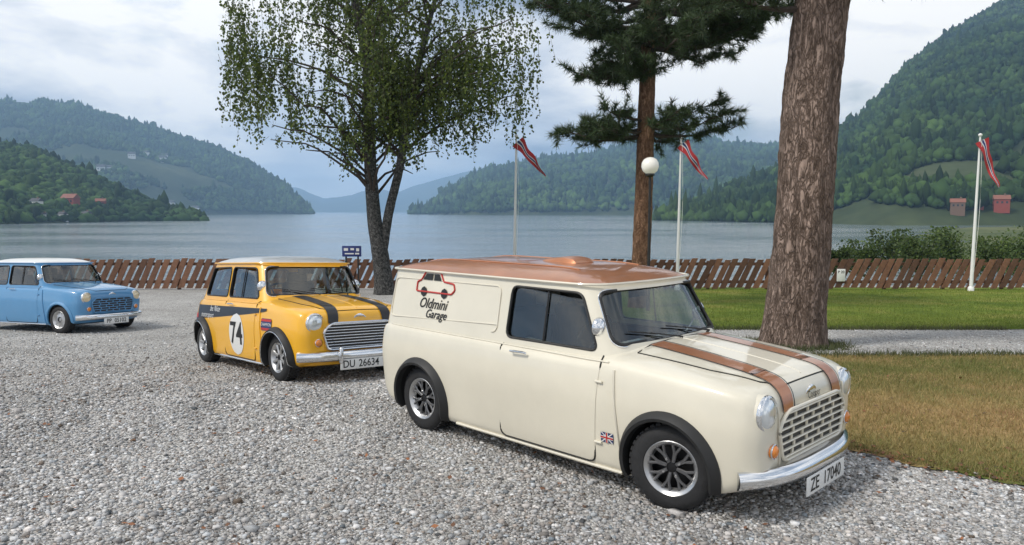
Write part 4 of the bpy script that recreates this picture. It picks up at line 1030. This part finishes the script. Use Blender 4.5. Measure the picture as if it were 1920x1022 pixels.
def pine(name, label, base, top, r0, r1, bark, branches, seed, tuft=.22, upper=None):
    """branches: (z, azimuth, length, rise); needles in tufts along each branch's side twigs"""
    rng = np.random.default_rng(seed); root = empty(name, base); tag(root, label, 'tree', 'pine trees on the lawn')
    top = np.array(top) - np.array(base); mid = top * .5 + np.array([rng.normal() * .08, rng.normal() * .08, 0])
    V, Fc = trunk_mesh([(0, 0, -.15), tuple(top * .25), tuple(mid), tuple(top)], [r0, r0 * .9, (r0 + r1) / 2, r1], 44, 170, .028, seed, .22)
    link(bpy.data.objects.new('trunk', fast_mesh('trunk', V, Fc, bark, True)), root)
    def ax(z):
        t = z / top[2]; return np.array([top[0] * t, top[1] * t, z])
    TP = []; TD = []; bm_ = MB()
    for (z, az, ln, rise) in branches:
        p0 = ax(z); p1 = p0 + np.array([math.cos(az) * ln, math.sin(az) * ln, rise]); path = branch_path(p0, p1, -.08 * ln, rng, 8)
        bm_.tube(path, [max(.012, .035 + .012 * ln - .009 * k * (1 + ln * .12)) for k in range(8)], 6)
        nt_ = int(5 + ln * 7)
        for k in range(nt_):
            t = .28 + .72 * (k + rng.uniform(0, .6)) / nt_; i = min(6, int(t * 7)); q = path[i] + (path[i + 1] - path[i]) * (t * 7 - i)
            d = np.array([math.cos(az), math.sin(az), .15]) * .5 + rng.normal(size=3) * np.array([.75, .75, .35]); d /= np.linalg.norm(d); tl = rng.uniform(.25, .62) * (1.25 - .5 * t)
            e_ = q + d * tl; e_[2] += .06
            bm_.tube([q, (q + e_) / 2 + np.array([0, 0, -.02]), e_], [.012, .008, .005], 4)
            for u in np.arange(.25, 1.01, .16): TP.append(q + (e_ - q) * u + rng.normal(size=3) * .02); TD.append(d)
    bm_.build('branches', M_BRANCH, root)['kind'] = 'stuff'
    TP = np.array(TP); TD = np.array(TD); nn = 20
    n = len(TP); D = TD[:, None, :] * .55 + rng.normal(size=(n, nn, 3)) * .6 + np.array([0, 0, .18]); D /= np.linalg.norm(D, axis=-1, keepdims=True)
    Ln = tuft * rng.uniform(.6, 1.15, (n, nn, 1)); W_ = np.cross(D, rng.normal(size=(n, nn, 3))); W_ /= np.linalg.norm(W_, axis=-1, keepdims=True); W_ *= .0085
    P0 = np.broadcast_to(TP[:, None, :], D.shape)
    Vn = np.stack([P0 - W_, P0 + W_, P0 + D * Ln], 2).reshape(-1, 3); Fn = np.arange(len(Vn)).reshape(-1, 3)
    g = rng.uniform(.6, 1.3, (n, 1, 1)) * rng.uniform(.8, 1.2, (n, nn, 1)); cols = (np.array([.045, .075, .026]) * g).reshape(-1, 3)
    link(bpy.data.objects.new('crown', fast_mesh('crown', Vn, Fn, M_NEEDLE, False, cols)), root)['kind'] = 'stuff'
    return root
def rb(rng, zlo, zhi, n, lmin, lmax, az0=None, spread=math.pi):
    o = []
    for k in range(n):
        az = rng.uniform(0, 2 * math.pi) if az0 is None else az0 + rng.uniform(-spread, spread); ln = rng.uniform(lmin, lmax); o.append((rng.uniform(zlo, zhi), az, ln, rng.uniform(-.05, .3) * ln))
    return o
rg = np.random.default_rng(3)
# thin pine behind the van
Y = 18.6; bx = gx_at(1199, Y); bz = float(GZ(Y)); tz = at(1240, -260, Y)
def zat(py, Y_, base): return at(960, py, Y_)[2] - base
br = rb(rg, zat(268, Y, bz), zat(215, Y, bz), 9, 1.0, 2.3, 0, math.pi) + [(zat(250, Y, bz), .1, 2.4, .25), (zat(255, Y, bz), math.pi - .2, 1.6, .2), (zat(240, Y, bz), -.5, 2.1, .3)]
br += rb(rg, zat(165, Y, bz), zat(120, Y, bz), 8, .9, 2.2, math.pi, 1.5) + rb(rg, zat(95, Y, bz), zat(40, Y, bz), 18, 1.4, 3.2) + rb(rg, zat(40, Y, bz), zat(-120, Y, bz), 26, 1.6, 3.4) + rb(rg, zat(90, Y, bz), zat(50, Y, bz), 5, 2.6, 3.8, 0, .5)
pine('pine_tree', 'slender pine with reddish trunk and layered dark needles beside the globe lamp', (bx, Y, bz), (tz[0], Y + .3, tz[2]), .24, .15, M_BARKT, br, 31)
# thick pine behind the bonnet
Y = 10.9; bx = gx_at(1489, Y); bz = float(GZ(Y)); tz = at(1572, -260, Y)
br = [(zat(12, Y, bz), math.pi + .1, 2.3, .25), (zat(-20, Y, bz), math.pi - .5, 2.6, .5), (zat(-10, Y, bz), -.3, 1.8, .4), (zat(-40, Y, bz), .4, 2.4, .6)] + rb(rg, zat(-60, Y, bz), zat(-220, Y, bz), 12, 1.5, 3.0)
pine('pine_tree', 'massive pine with thick scaly bark standing behind the cream van bonnet', (bx, Y, bz), (tz[0], Y, tz[2]), .44, .33, M_BARKP, br, 47, upper=None)

def birch():
    rng = np.random.default_rng(91); Y = 23.6; x0 = gx_at(722, Y); bz = float(GZ(Y)); root = empty('birch_tree', (x0, Y, bz)); tag(root, 'weeping birch with two dark stems and hanging leafy twigs by the fence', 'tree')
    def L(px, py, dy=0): p = at(px, py, Y + dy); return np.array([p[0] - x0, dy, p[2] - bz])
    stems = [[(0, 0, -.1), L(712, 470), L(702, 410), L(694, 300), L(690, 150), L(665, 0), L(640, -150)], [L(716, 500), L(727, 410), L(750, 310), L(768, 200, .4), L(800, 60, .8), L(840, -90, 1.2)]]
    for s_, (r0, r1, fl) in zip(stems, ((.24, .08, .35), (.15, .06, 0))):
        V, Fc = trunk_mesh(s_, np.interp(np.linspace(0, 1, len(s_)), [0, .25, 1], [r0 * (1.2 if fl else .8), r0, r1]), 28, 120, .018, 5, fl); link(bpy.data.objects.new('trunk', fast_mesh('trunk', V, Fc, M_BARKB, True)), root)
    B_ = MB(); P = []; 
    tips = []
    for s_ in stems:
        for k in range(46):
            t = rng.uniform(.38, 1); i = min(len(s_) - 2, int(t * (len(s_) - 1))); f = t * (len(s_) - 1) - i; q = np.array(s_[i]) * (1 - f) + np.array(s_[i + 1]) * f
            az = rng.uniform(0, 2 * math.pi); ln = rng.uniform(1.5, 4.8); e_ = q + np.array([math.cos(az) * ln, math.sin(az) * ln * .8, rng.uniform(.3, .55) * ln])
            # keep the crown's spread: wider to the left than to the right
            e_[0] = min(max(e_[0], L(452, 0)[0]), L(985, 0)[0]); path = branch_path(q, e_, .35, rng, 7); B_.tube(path, [.05 - .006 * j for j in range(7)], 5)
            for u in np.linspace(.3, 1, 9): j = min(5, int(u * 6)); tips.append(path[j] + (path[j + 1] - path[j]) * (u * 6 - j))
    tips = np.array(tips)
    # hanging strands
    low = lambda px: np.interp(px, [415, 440, 480, 540, 600, 660, 740, 800, 870, 940, 1000, 1060], [200, 290, 305, 262, 275, 312, 305, 290, 285, 292, 240, 120])
    n_s = 3000; pick = tips[rng.integers(0, len(tips), n_s)] + rng.normal(size=(n_s, 3)) * np.array([.42, .5, .3])
    extra = []
    for k in range(1000):                                                # outer curtain of twigs on both flanks
        px = rng.choice([rng.uniform(425, 520), rng.uniform(520, 780), rng.uniform(700, 1010)], p=[.32, .45, .23]); extra.append(L(px, rng.uniform(-60, 225 if 540 < px < 800 else 150), rng.uniform(-1.6, 1.6)))
    pick = np.vstack([pick, np.array(extra)]); pts = []
    dens = fbm(pick[:, 0] * 1.1, pick[:, 2] * .9 + pick[:, 1] * .6, 17, 4); pick = pick[dens > -.28 + rng.normal(0, .22, len(pick))]
    for q in pick:
        ln = rng.uniform(.5, 2.3); px = 960 + (q[0] + x0) / (Y + q[1]) * F_PX; zmin = at(960, low(px) + 30 * float(wob(px * .035)) + rng.uniform(-75, 12), Y)[2] - bz
        ln = min(ln, max(.15, q[2] - zmin)); 
        if q[2] < zmin: continue
        m = int(5 + ln * 13); t = np.sort(rng.uniform(0, 1, m)); drift = rng.normal(size=2) * .16
        s_ = np.stack([q[0] + drift[0] * t, q[1] + drift[1] * t, q[2] - ln * t], -1) + rng.normal(size=(m, 3)) * .035; pts.append(s_)
        if rng.uniform() < .55: B_.tube([q, q + np.array([drift[0] * .5, drift[1] * .5, -ln * .5]), q + np.array([drift[0], drift[1], -ln * .96])], [.006, .004, .003], 3)
    B_.build('branches', M_BRANCH, root)['kind'] = 'stuff'
    P = np.vstack(pts); n = len(P); g = rng.uniform(.55, 1.35, n)[:, None]; hue = rng.uniform(0, 1, n)[:, None]
    cols = (np.array([.045, .075, .018]) * (1 - hue) + np.array([.13, .17, .028]) * hue) * g
    link(bpy.data.objects.new('crown', leaves_mesh('crown', P, None, .10, cols, M_LEAF, rng, .75, (0, 0, -.8))), root)['kind'] = 'stuff'
birch()

# shrubs on the shore behind the fence
def shrub(label, px, py_top, py_base, Y, wpx, seed, tone, n=2600, name='shrub'):
    rng = np.random.default_rng(seed); x, _, zt = at(px, py_top, Y); zb = max(float(GZ(Y)), at(px, py_base, Y)[2]) if Y < 33 else at(px, py_base, Y)[2]
    root = empty(name, (x, Y, zb)); tag(root, label, 'shrub', 'shrubs on the shore beyond the fence')
    H = zt - zb; Wd = wpx / F_PX * Y / 2; m = MB(); cl = []
    for k in range(9):
        az = rng.uniform(0, 6.28); ln = rng.uniform(.4, .95); e_ = np.array([math.cos(az) * Wd * ln * .8, math.sin(az) * Wd * ln * .7, H * rng.uniform(.45, .92)]); m.tube(branch_path((0, 0, 0), e_, .1, rng, 6), [.05, .04, .03, .025, .02, .012], 5); cl.append(e_); cl.append(e_ * np.array([.6, .6, .7]))
    m.build('stems', M_BRANCH, root)['kind'] = 'stuff'
    cl = np.array(cl); c = cl[rng.integers(0, len(cl), n)]; P = c + rng.normal(size=(n, 3)) * np.array([Wd * .26, Wd * .26, H * .13]); P[:, 2] = np.clip(P[:, 2], .05, H)
    hue = np.clip(rng.normal(.5, .3, n), 0, 1)[:, None]; cols = (np.array([.04, .075, .02]) * (1 - hue) + np.array([.12, .17, .035]) * hue) * tone * rng.uniform(.6, 1.3, n)[:, None]
    link(bpy.data.objects.new('crown', leaves_mesh('crown', P, None, .16 * max(1, Y / 45), cols, M_LEAF, rng, .8)), root)['kind'] = 'stuff'
for k, (px, pt, pb, Y_, wp, tone, lab) in enumerate([(1612, 452, 520, 44, 70, .9, 'low dark shrub just right of the massive pine trunk'), (1668, 432, 520, 46, 90, .75, 'blue-green bushy shrub between massive pine and far flagpole'), (1728, 442, 525, 42, 80, 1.0, 'rounded green shrub rising over the fence boards'),
        (1786, 428, 525, 50, 80, 1.1, 'tall yellow-green shrub left of the far flagpole'), (1862, 446, 530, 44, 86, 1.15, 'wide green shrub right of the far flagpole'), (1915, 424, 530, 52, 90, 1.0, 'tall leafy shrub at the end of the fence'), (1572, 470, 520, 40, 46, .8, 'small dark shrub hugging the massive pine trunk')]):
    shrub(lab, px, pt, pb, Y_, wp, 200 + k, tone)

# ------------------------------------------------------------------ houses on the shores
M_HW = mat('house_white', (.72, .72, .70), .7); M_HR = mat('house_red', (.26, .055, .04), .75); M_HB = mat('house_brown', (.16, .10, .07), .75); M_ROOFD = mat('roof_dark', (.05, .05, .055), .7); M_ROOFR = mat('roof_tile', (.22, .085, .055), .75); M_PANE = mat('pane', (.03, .04, .05), .15)
def house(label, hill, px, py, w_, wall, roofm, rz=0.0, cat='house', name='house', h_=None):
    # put it where the pixel's ray meets the hillside
    pos, ns, pxs = HILL[hill]; i = np.interp(px, pxs, np.arange(ns)); T = np.linspace(0, 1, 400); P = pos(np.full(400, i), T)
    pyt = [511 - F_PX * ((q[1] * math.sin(PITCH) + (q[2] - CAM_H) * math.cos(PITCH)) / (q[1] * math.cos(PITCH) - (q[2] - CAM_H) * math.sin(PITCH))) for q in P]
    k = int(np.argmin(np.abs(np.array(pyt) - py))); q = P[k]
    root = empty(name, (q[0], q[1] - 4, max(LAKE_Z + .3, q[2] + 1.0)), rz); tag(root, label, cat, 'houses on the far shores')
    d = w_ * .7; h = h_ or w_ * .5; rf = w_ * .32
    MB().box((0, 0, h / 2 - 2), (w_, d, h + 4)).build('wall', wall, root, False)
    V = [(-w_ * .55, -d * .58, h), (w_ * .55, -d * .58, h), (w_ * .55, d * .58, h), (-w_ * .55, d * .58, h), (-w_ * .55, 0, h + rf), (w_ * .55, 0, h + rf)]
    ro = obj('roof', V, [(0, 1, 5, 4), (2, 3, 4, 5), (0, 4, 3), (1, 2, 5), (3, 2, 1, 0)], roofm, root); MB().box((w_ * .2, 0, h + rf), (.9, .9, 1.6)).build('chimney', M_HB, ro, False)
    for u in (-.3, 0, .3): MB().box((u * w_, -d / 2 - .03, h * .55), (w_ * .13, .1, h * .3)).build('window', M_PANE, root, False)
for a in [('white house with dark roof high on the left mountain', 'left_mountain', 262, 296, 17, M_HW, M_ROOFD), ('pair-built white house beside the upper mountain farm', 'left_mountain', 288, 292, 15, M_HW, M_ROOFD), ('white farmhouse at the edge of the upper mountain meadow', 'left_mountain', 322, 298, 17, M_HW, M_ROOFD),
          ('white barn below the upper mountain farm', 'left_mountain', 318, 304, 20, M_HW, M_ROOFD), ('long white house half-way up the left mountain', 'left_mountain', 206, 322, 19, M_HW, M_ROOFD), ('grey-roofed white house in the clearing above the near hill', 'left_mountain', 222, 321, 15, M_HW, M_ROOFD),
          ('white house standing alone in the shore meadow under the left mountain', 'left_mountain', 330, 388, 16, M_HW, M_ROOFD), ('white boathouse on the waterline below the left mountain', 'left_mountain', 376, 397, 15, M_HW, M_ROOFD),
          ('white house among trees on the near left shore', 'near_hill', 88, 389, 6.5, M_HW, M_ROOFD), ('long red-roofed house among trees on the near hill', 'near_hill', 150, 387, 10, M_HR, M_ROOFR), ('red cottage beside the long red-roofed house', 'near_hill', 205, 388, 7, M_HR, M_ROOFR),
          ('white boathouse by the water at the foot of the near hill', 'near_hill', 135, 412, 5.5, M_HW, M_ROOFD), ('grey gabled boathouse at the near left waterline', 'near_hill', 178, 411, 6, M_HB, M_ROOFD), ('small white hut on the near left waterline', 'near_hill', 100, 411, 4, M_HW, M_ROOFD),
          ('red farmhouse with brown roof at the foot of the steep mountain', 'right_mountain', 1812, 386, 5.5, M_HR, M_ROOFR), ('long red barn beside the farmhouse under the steep mountain', 'right_mountain', 1856, 388, 7.5, M_HR, M_ROOFR), ('brown cottage between red farm buildings and the shrubs', 'right_mountain', 1776, 394, 7, M_HB, M_ROOFR)]:
    house(*a, rz=random.uniform(-.5, .5))

def quay():
    x0, Y, z = on_lake(1830, 420); x1 = on_lake(1960, 420)[0]; root = empty('floating_quay', ((x0 + x1) / 2, Y, LAKE_Z)); tag(root, 'long white floating quay off the right shore', 'quay')
    W_ = x1 - x0; bevel_box('deck', (0, 0, .9), (W_, 5, .7), .1, M_POLE, root)
    for u in np.linspace(-.48, .48, 9): MB().lathe([(.35, -1), (.35, 2.4)], 10, 'z', (u * W_, -1.5, 0)).build('mooring_post', M_HB, root)
quay()
def motor_boat():
    x, Y, z = on_lake(196, 409); root = empty('motor_boat', (x, Y, LAKE_Z)); tag(root, 'small white motor boat moored off the near left hill', 'boat')
    secs = [(-3, 1.0, .9), (-1, 1.2, .95), (1, 1.1, 1.0), (2.4, .6, 1.15), (3.3, .05, 1.3)]; V = []
    for xx, hw, hh in secs: V += [(xx, -hw, hh), (xx, -hw * .6, -.2), (xx, hw * .6, -.2), (xx, hw, hh)]
    obj('hull', V, [(i*4+j, i*4+(j+1) % 4, (i+1)*4+(j+1) % 4, (i+1)*4+j) for i in range(4) for j in range(4)] + [(3, 2, 1, 0)], M_POLE, root, True, 30)
    bevel_box('cabin', (-.3, 0, 1.4), (2.2, 1.5, 1.1), .15, M_POLE, root); bevel_box('cabin_window', (-.3, 0, 1.55), (2.22, 1.3, .4), .05, M_PANE, root)
motor_boat()

# ------------------------------------------------------------------ loose stuff on the ground
def pebbles():
    rng = np.random.default_rng(5); parts = []
    for (ya, yb, n) in ((3.3, 4.6, 26000), (4.6, 6.2, 28000), (6.2, 8.5, 26000), (8.5, 11, 15000), (11, 15, 9000)):
        y = rng.uniform(ya, yb, n) + rng.normal(0, .5, n); y = np.where(y < 3.3, 6.6 - y, y); hw = y * .72 + .15; x = rng.uniform(-1, 1, n) * hw; parts.append(np.stack([x, y], -1))
    P = np.vstack(parts); nearv = np.array([dry_near(float(x)) for x in P[:, 0]]) if False else None
    dn = dn_(P[:, 0]); ok = ~((P[:, 0] > 2.0) & (P[:, 1] > dn - .03 + rng.normal(.02, .09, len(P))) & (P[:, 1] < 9.6)) & ~((P[:, 1] > 13.4) & (P[:, 0] > -1)); P = P[ok]; n = len(P)
    c = np.array([[sx, sy, sz] for sx in (-1, 1) for sy in (-1, 1) for sz in (-1, 1)], float); Fq = np.array([(0, 1, 3, 2), (4, 6, 7, 5), (0, 4, 5, 1), (2, 3, 7, 6), (0, 2, 6, 4), (1, 5, 7, 3)])
    s = rng.lognormal(math.log(.0064), .40, n); V = c[None] * (1 + rng.uniform(-.38, .38, (n, 8, 3))) * .72; V = V * np.stack([s * rng.uniform(.8, 1.5, n), s * rng.uniform(.8, 1.3, n), s * rng.uniform(.5, .95, n)], -1)[:, None]
    a = rng.uniform(0, 6.28, n); ca, sa = np.cos(a)[:, None], np.sin(a)[:, None]; X = V[..., 0] * ca - V[..., 1] * sa; Y_ = V[..., 0] * sa + V[..., 1] * ca
    V = np.stack([X, Y_, V[..., 2]], -1); z = GZ(P[:, 1]) + .006 * wob(P[:, 0] * .8) + s * .30; V += np.stack([P[:, 0], P[:, 1], z], -1)[:, None]
    Fc = (Fq[None] + (np.arange(n) * 8)[:, None, None]).reshape(-1, 4); g = np.clip(rng.normal(.41, .15, n), .08, .85)[:, None]; warm = rng.normal(.010, .016, n)[:, None]
    trk = np.exp(-((np.abs(P[:, 0] + 1.9 + .45 * (P[:, 1] - 6)) - .62) / .17) ** 2) * .16; g = g * (1 + .17 * fbm(P[:, 0] * .9, P[:, 1] * .9, 77, 4) - trk)[:, None]
    cols = np.hstack([g + warm, g, g - warm * .8]); me = fast_mesh('gravel_stones', V.reshape(-1, 3), Fc, mat('stone_grain', (.3, .3, .3), .85, tint=True, noise=.2, nscale=60), False, np.repeat(np.clip(cols, .03, 1), 6, 0))
    tag(link(bpy.data.objects.new('gravel_stones', me)), 'loose grey crushed gravel covering the yard', 'gravel', kind='stuff')
pebbles()
def litter():
    rng = np.random.default_rng(8); n = 420; y = rng.uniform(3.4, 9, n); x = rng.uniform(-.72, .72, n) * y; 
    n2 = 900; x2 = rng.uniform(1.9, 5.2, n2); y2 = dn_(x2) + rng.normal(0, .16, n2) + .06
    x = np.concatenate([x, x2]); y = np.concatenate([y, y2]); z = GZ(y) + .006 * wob(x * .8) + .022; P = np.stack([x, y, z], -1); n = len(P)
    a = rng.normal(size=(n, 3)) * np.array([1, 1, .22]); a /= np.linalg.norm(a, axis=1)[:, None]; b = np.cross(a, np.array([0, 0, 1.0]) + rng.normal(size=(n, 3)) * .3); s = rng.uniform(.02, .046, n)[:, None]
    V = np.stack([P, P + a * s * .5 + b * s * .35, P + a * s, P + a * s * .5 - b * s * .35], 1).reshape(-1, 3)
    hue = rng.uniform(0, 1, n)[:, None]; cols = np.array([.30, .12, .05]) * hue + np.array([.05, .033, .024]) * (1 - hue)
    me = fast_mesh('fallen_leaves', V, np.arange(n * 4).reshape(-1, 4), mat('dead_leaf', (.2, .1, .05), .8, tint=True), False, cols); tag(link(bpy.data.objects.new('fallen_leaves', me)), 'brown fallen birch leaves scattered over the gravel', 'leaves', kind='stuff')
litter()
def grass(name, label, region, n, h, cols2, seed):
    rng = np.random.default_rng(seed); P = region(rng, n); n = len(P); d = rng.normal(size=(n, 3)) * np.array([.5, .5, 0]) + np.array([0, 0, 1.0]); d /= np.linalg.norm(d, axis=1)[:, None]
    az = rng.uniform(0, 6.28, n); w_ = np.stack([np.cos(az), np.sin(az), np.zeros(n)], -1) * .0028 * (h / .04); ln = (h * rng.uniform(.4, 1.3, n))[:, None]
    V = np.stack([P - w_, P + w_, P + d * ln], 1).reshape(-1, 3); hue = np.clip(rng.normal(.5, .35, n), 0, 1)[:, None]
    pt = np.clip(fbm(P[:, 0] * 1.3, P[:, 1] * 1.3, seed, 4) * .5 + .5, 0, 1)[:, None]; hue = np.clip(.6 * pt + .5 * hue - .05, 0, 1)
    cols = (np.array(cols2[0]) * (1 - hue) + np.array(cols2[1]) * hue) * rng.uniform(.7, 1.25, n)[:, None]
    me = fast_mesh(name, V, np.arange(n * 3).reshape(-1, 3), M_GRASS, False, cols); tag(link(bpy.data.objects.new(name, me)), label, 'grass', kind='stuff')
M_GRASS = leafmat('grass_blade', .3, .7)
def reg_dry(rng, n):
    x = rng.uniform(1.9, 8.5, n); dn = dn_(x); y = dn + .03 + rng.normal(0, .05, n) * (rng.uniform(0, 1, n) < .15) + (9.5 - dn) * rng.uniform(0, 1, n) ** 1.2; k = (np.abs(x / y) < .85); x, y = x[k], y[k]; return np.stack([x, y, GZ(y) + .006 * wob(x * .8) + .008], -1)
grass('dry_grass_blades', 'dry yellow-brown grass blades beside the van', reg_dry, 130000, .05, ((.11, .15, .03), (.44, .31, .14)), 61)
def reg_lawn(rng, n):
    y = 13.55 + 13 * rng.uniform(0, 1, n) ** 1.5; x = rng.uniform(0, 1, n) * (y * .78 + 1.2) - .6; return np.stack([x, y, GZ(y) + .006 * wob(x * .8) * (y < 20) + .008], -1)
grass('lawn_blades', 'short green lawn grass in front of the fence', reg_lawn, 110000, .06, ((.09, .14, .016), (.20, .24, .04)), 62)
def reg_edge(rng, n):
    x = rng.uniform(2.2, 9, n); y = np.where(rng.uniform(0, 1, n) < .5, 9.6 + rng.normal(0, .11, n), 13.5 + rng.normal(0, .09, n)); th = rng.uniform(0, 6.28, n); ring = rng.uniform(0, 1, n) < .25; rr = .55 + np.abs(rng.normal(0, .16, n)); x = np.where(ring, (1489 - 960) / F_PX * 10.9 + rr * np.cos(th), x); y = np.where(ring, 10.9 + rr * np.sin(th), y); return np.stack([x, y, GZ(y) + .004], -1)
grass('edge_weeds', 'darker weeds along both edges of the gravel path', reg_edge, 9000, .09, ((.045, .07, .02), (.12, .12, .05)), 63)
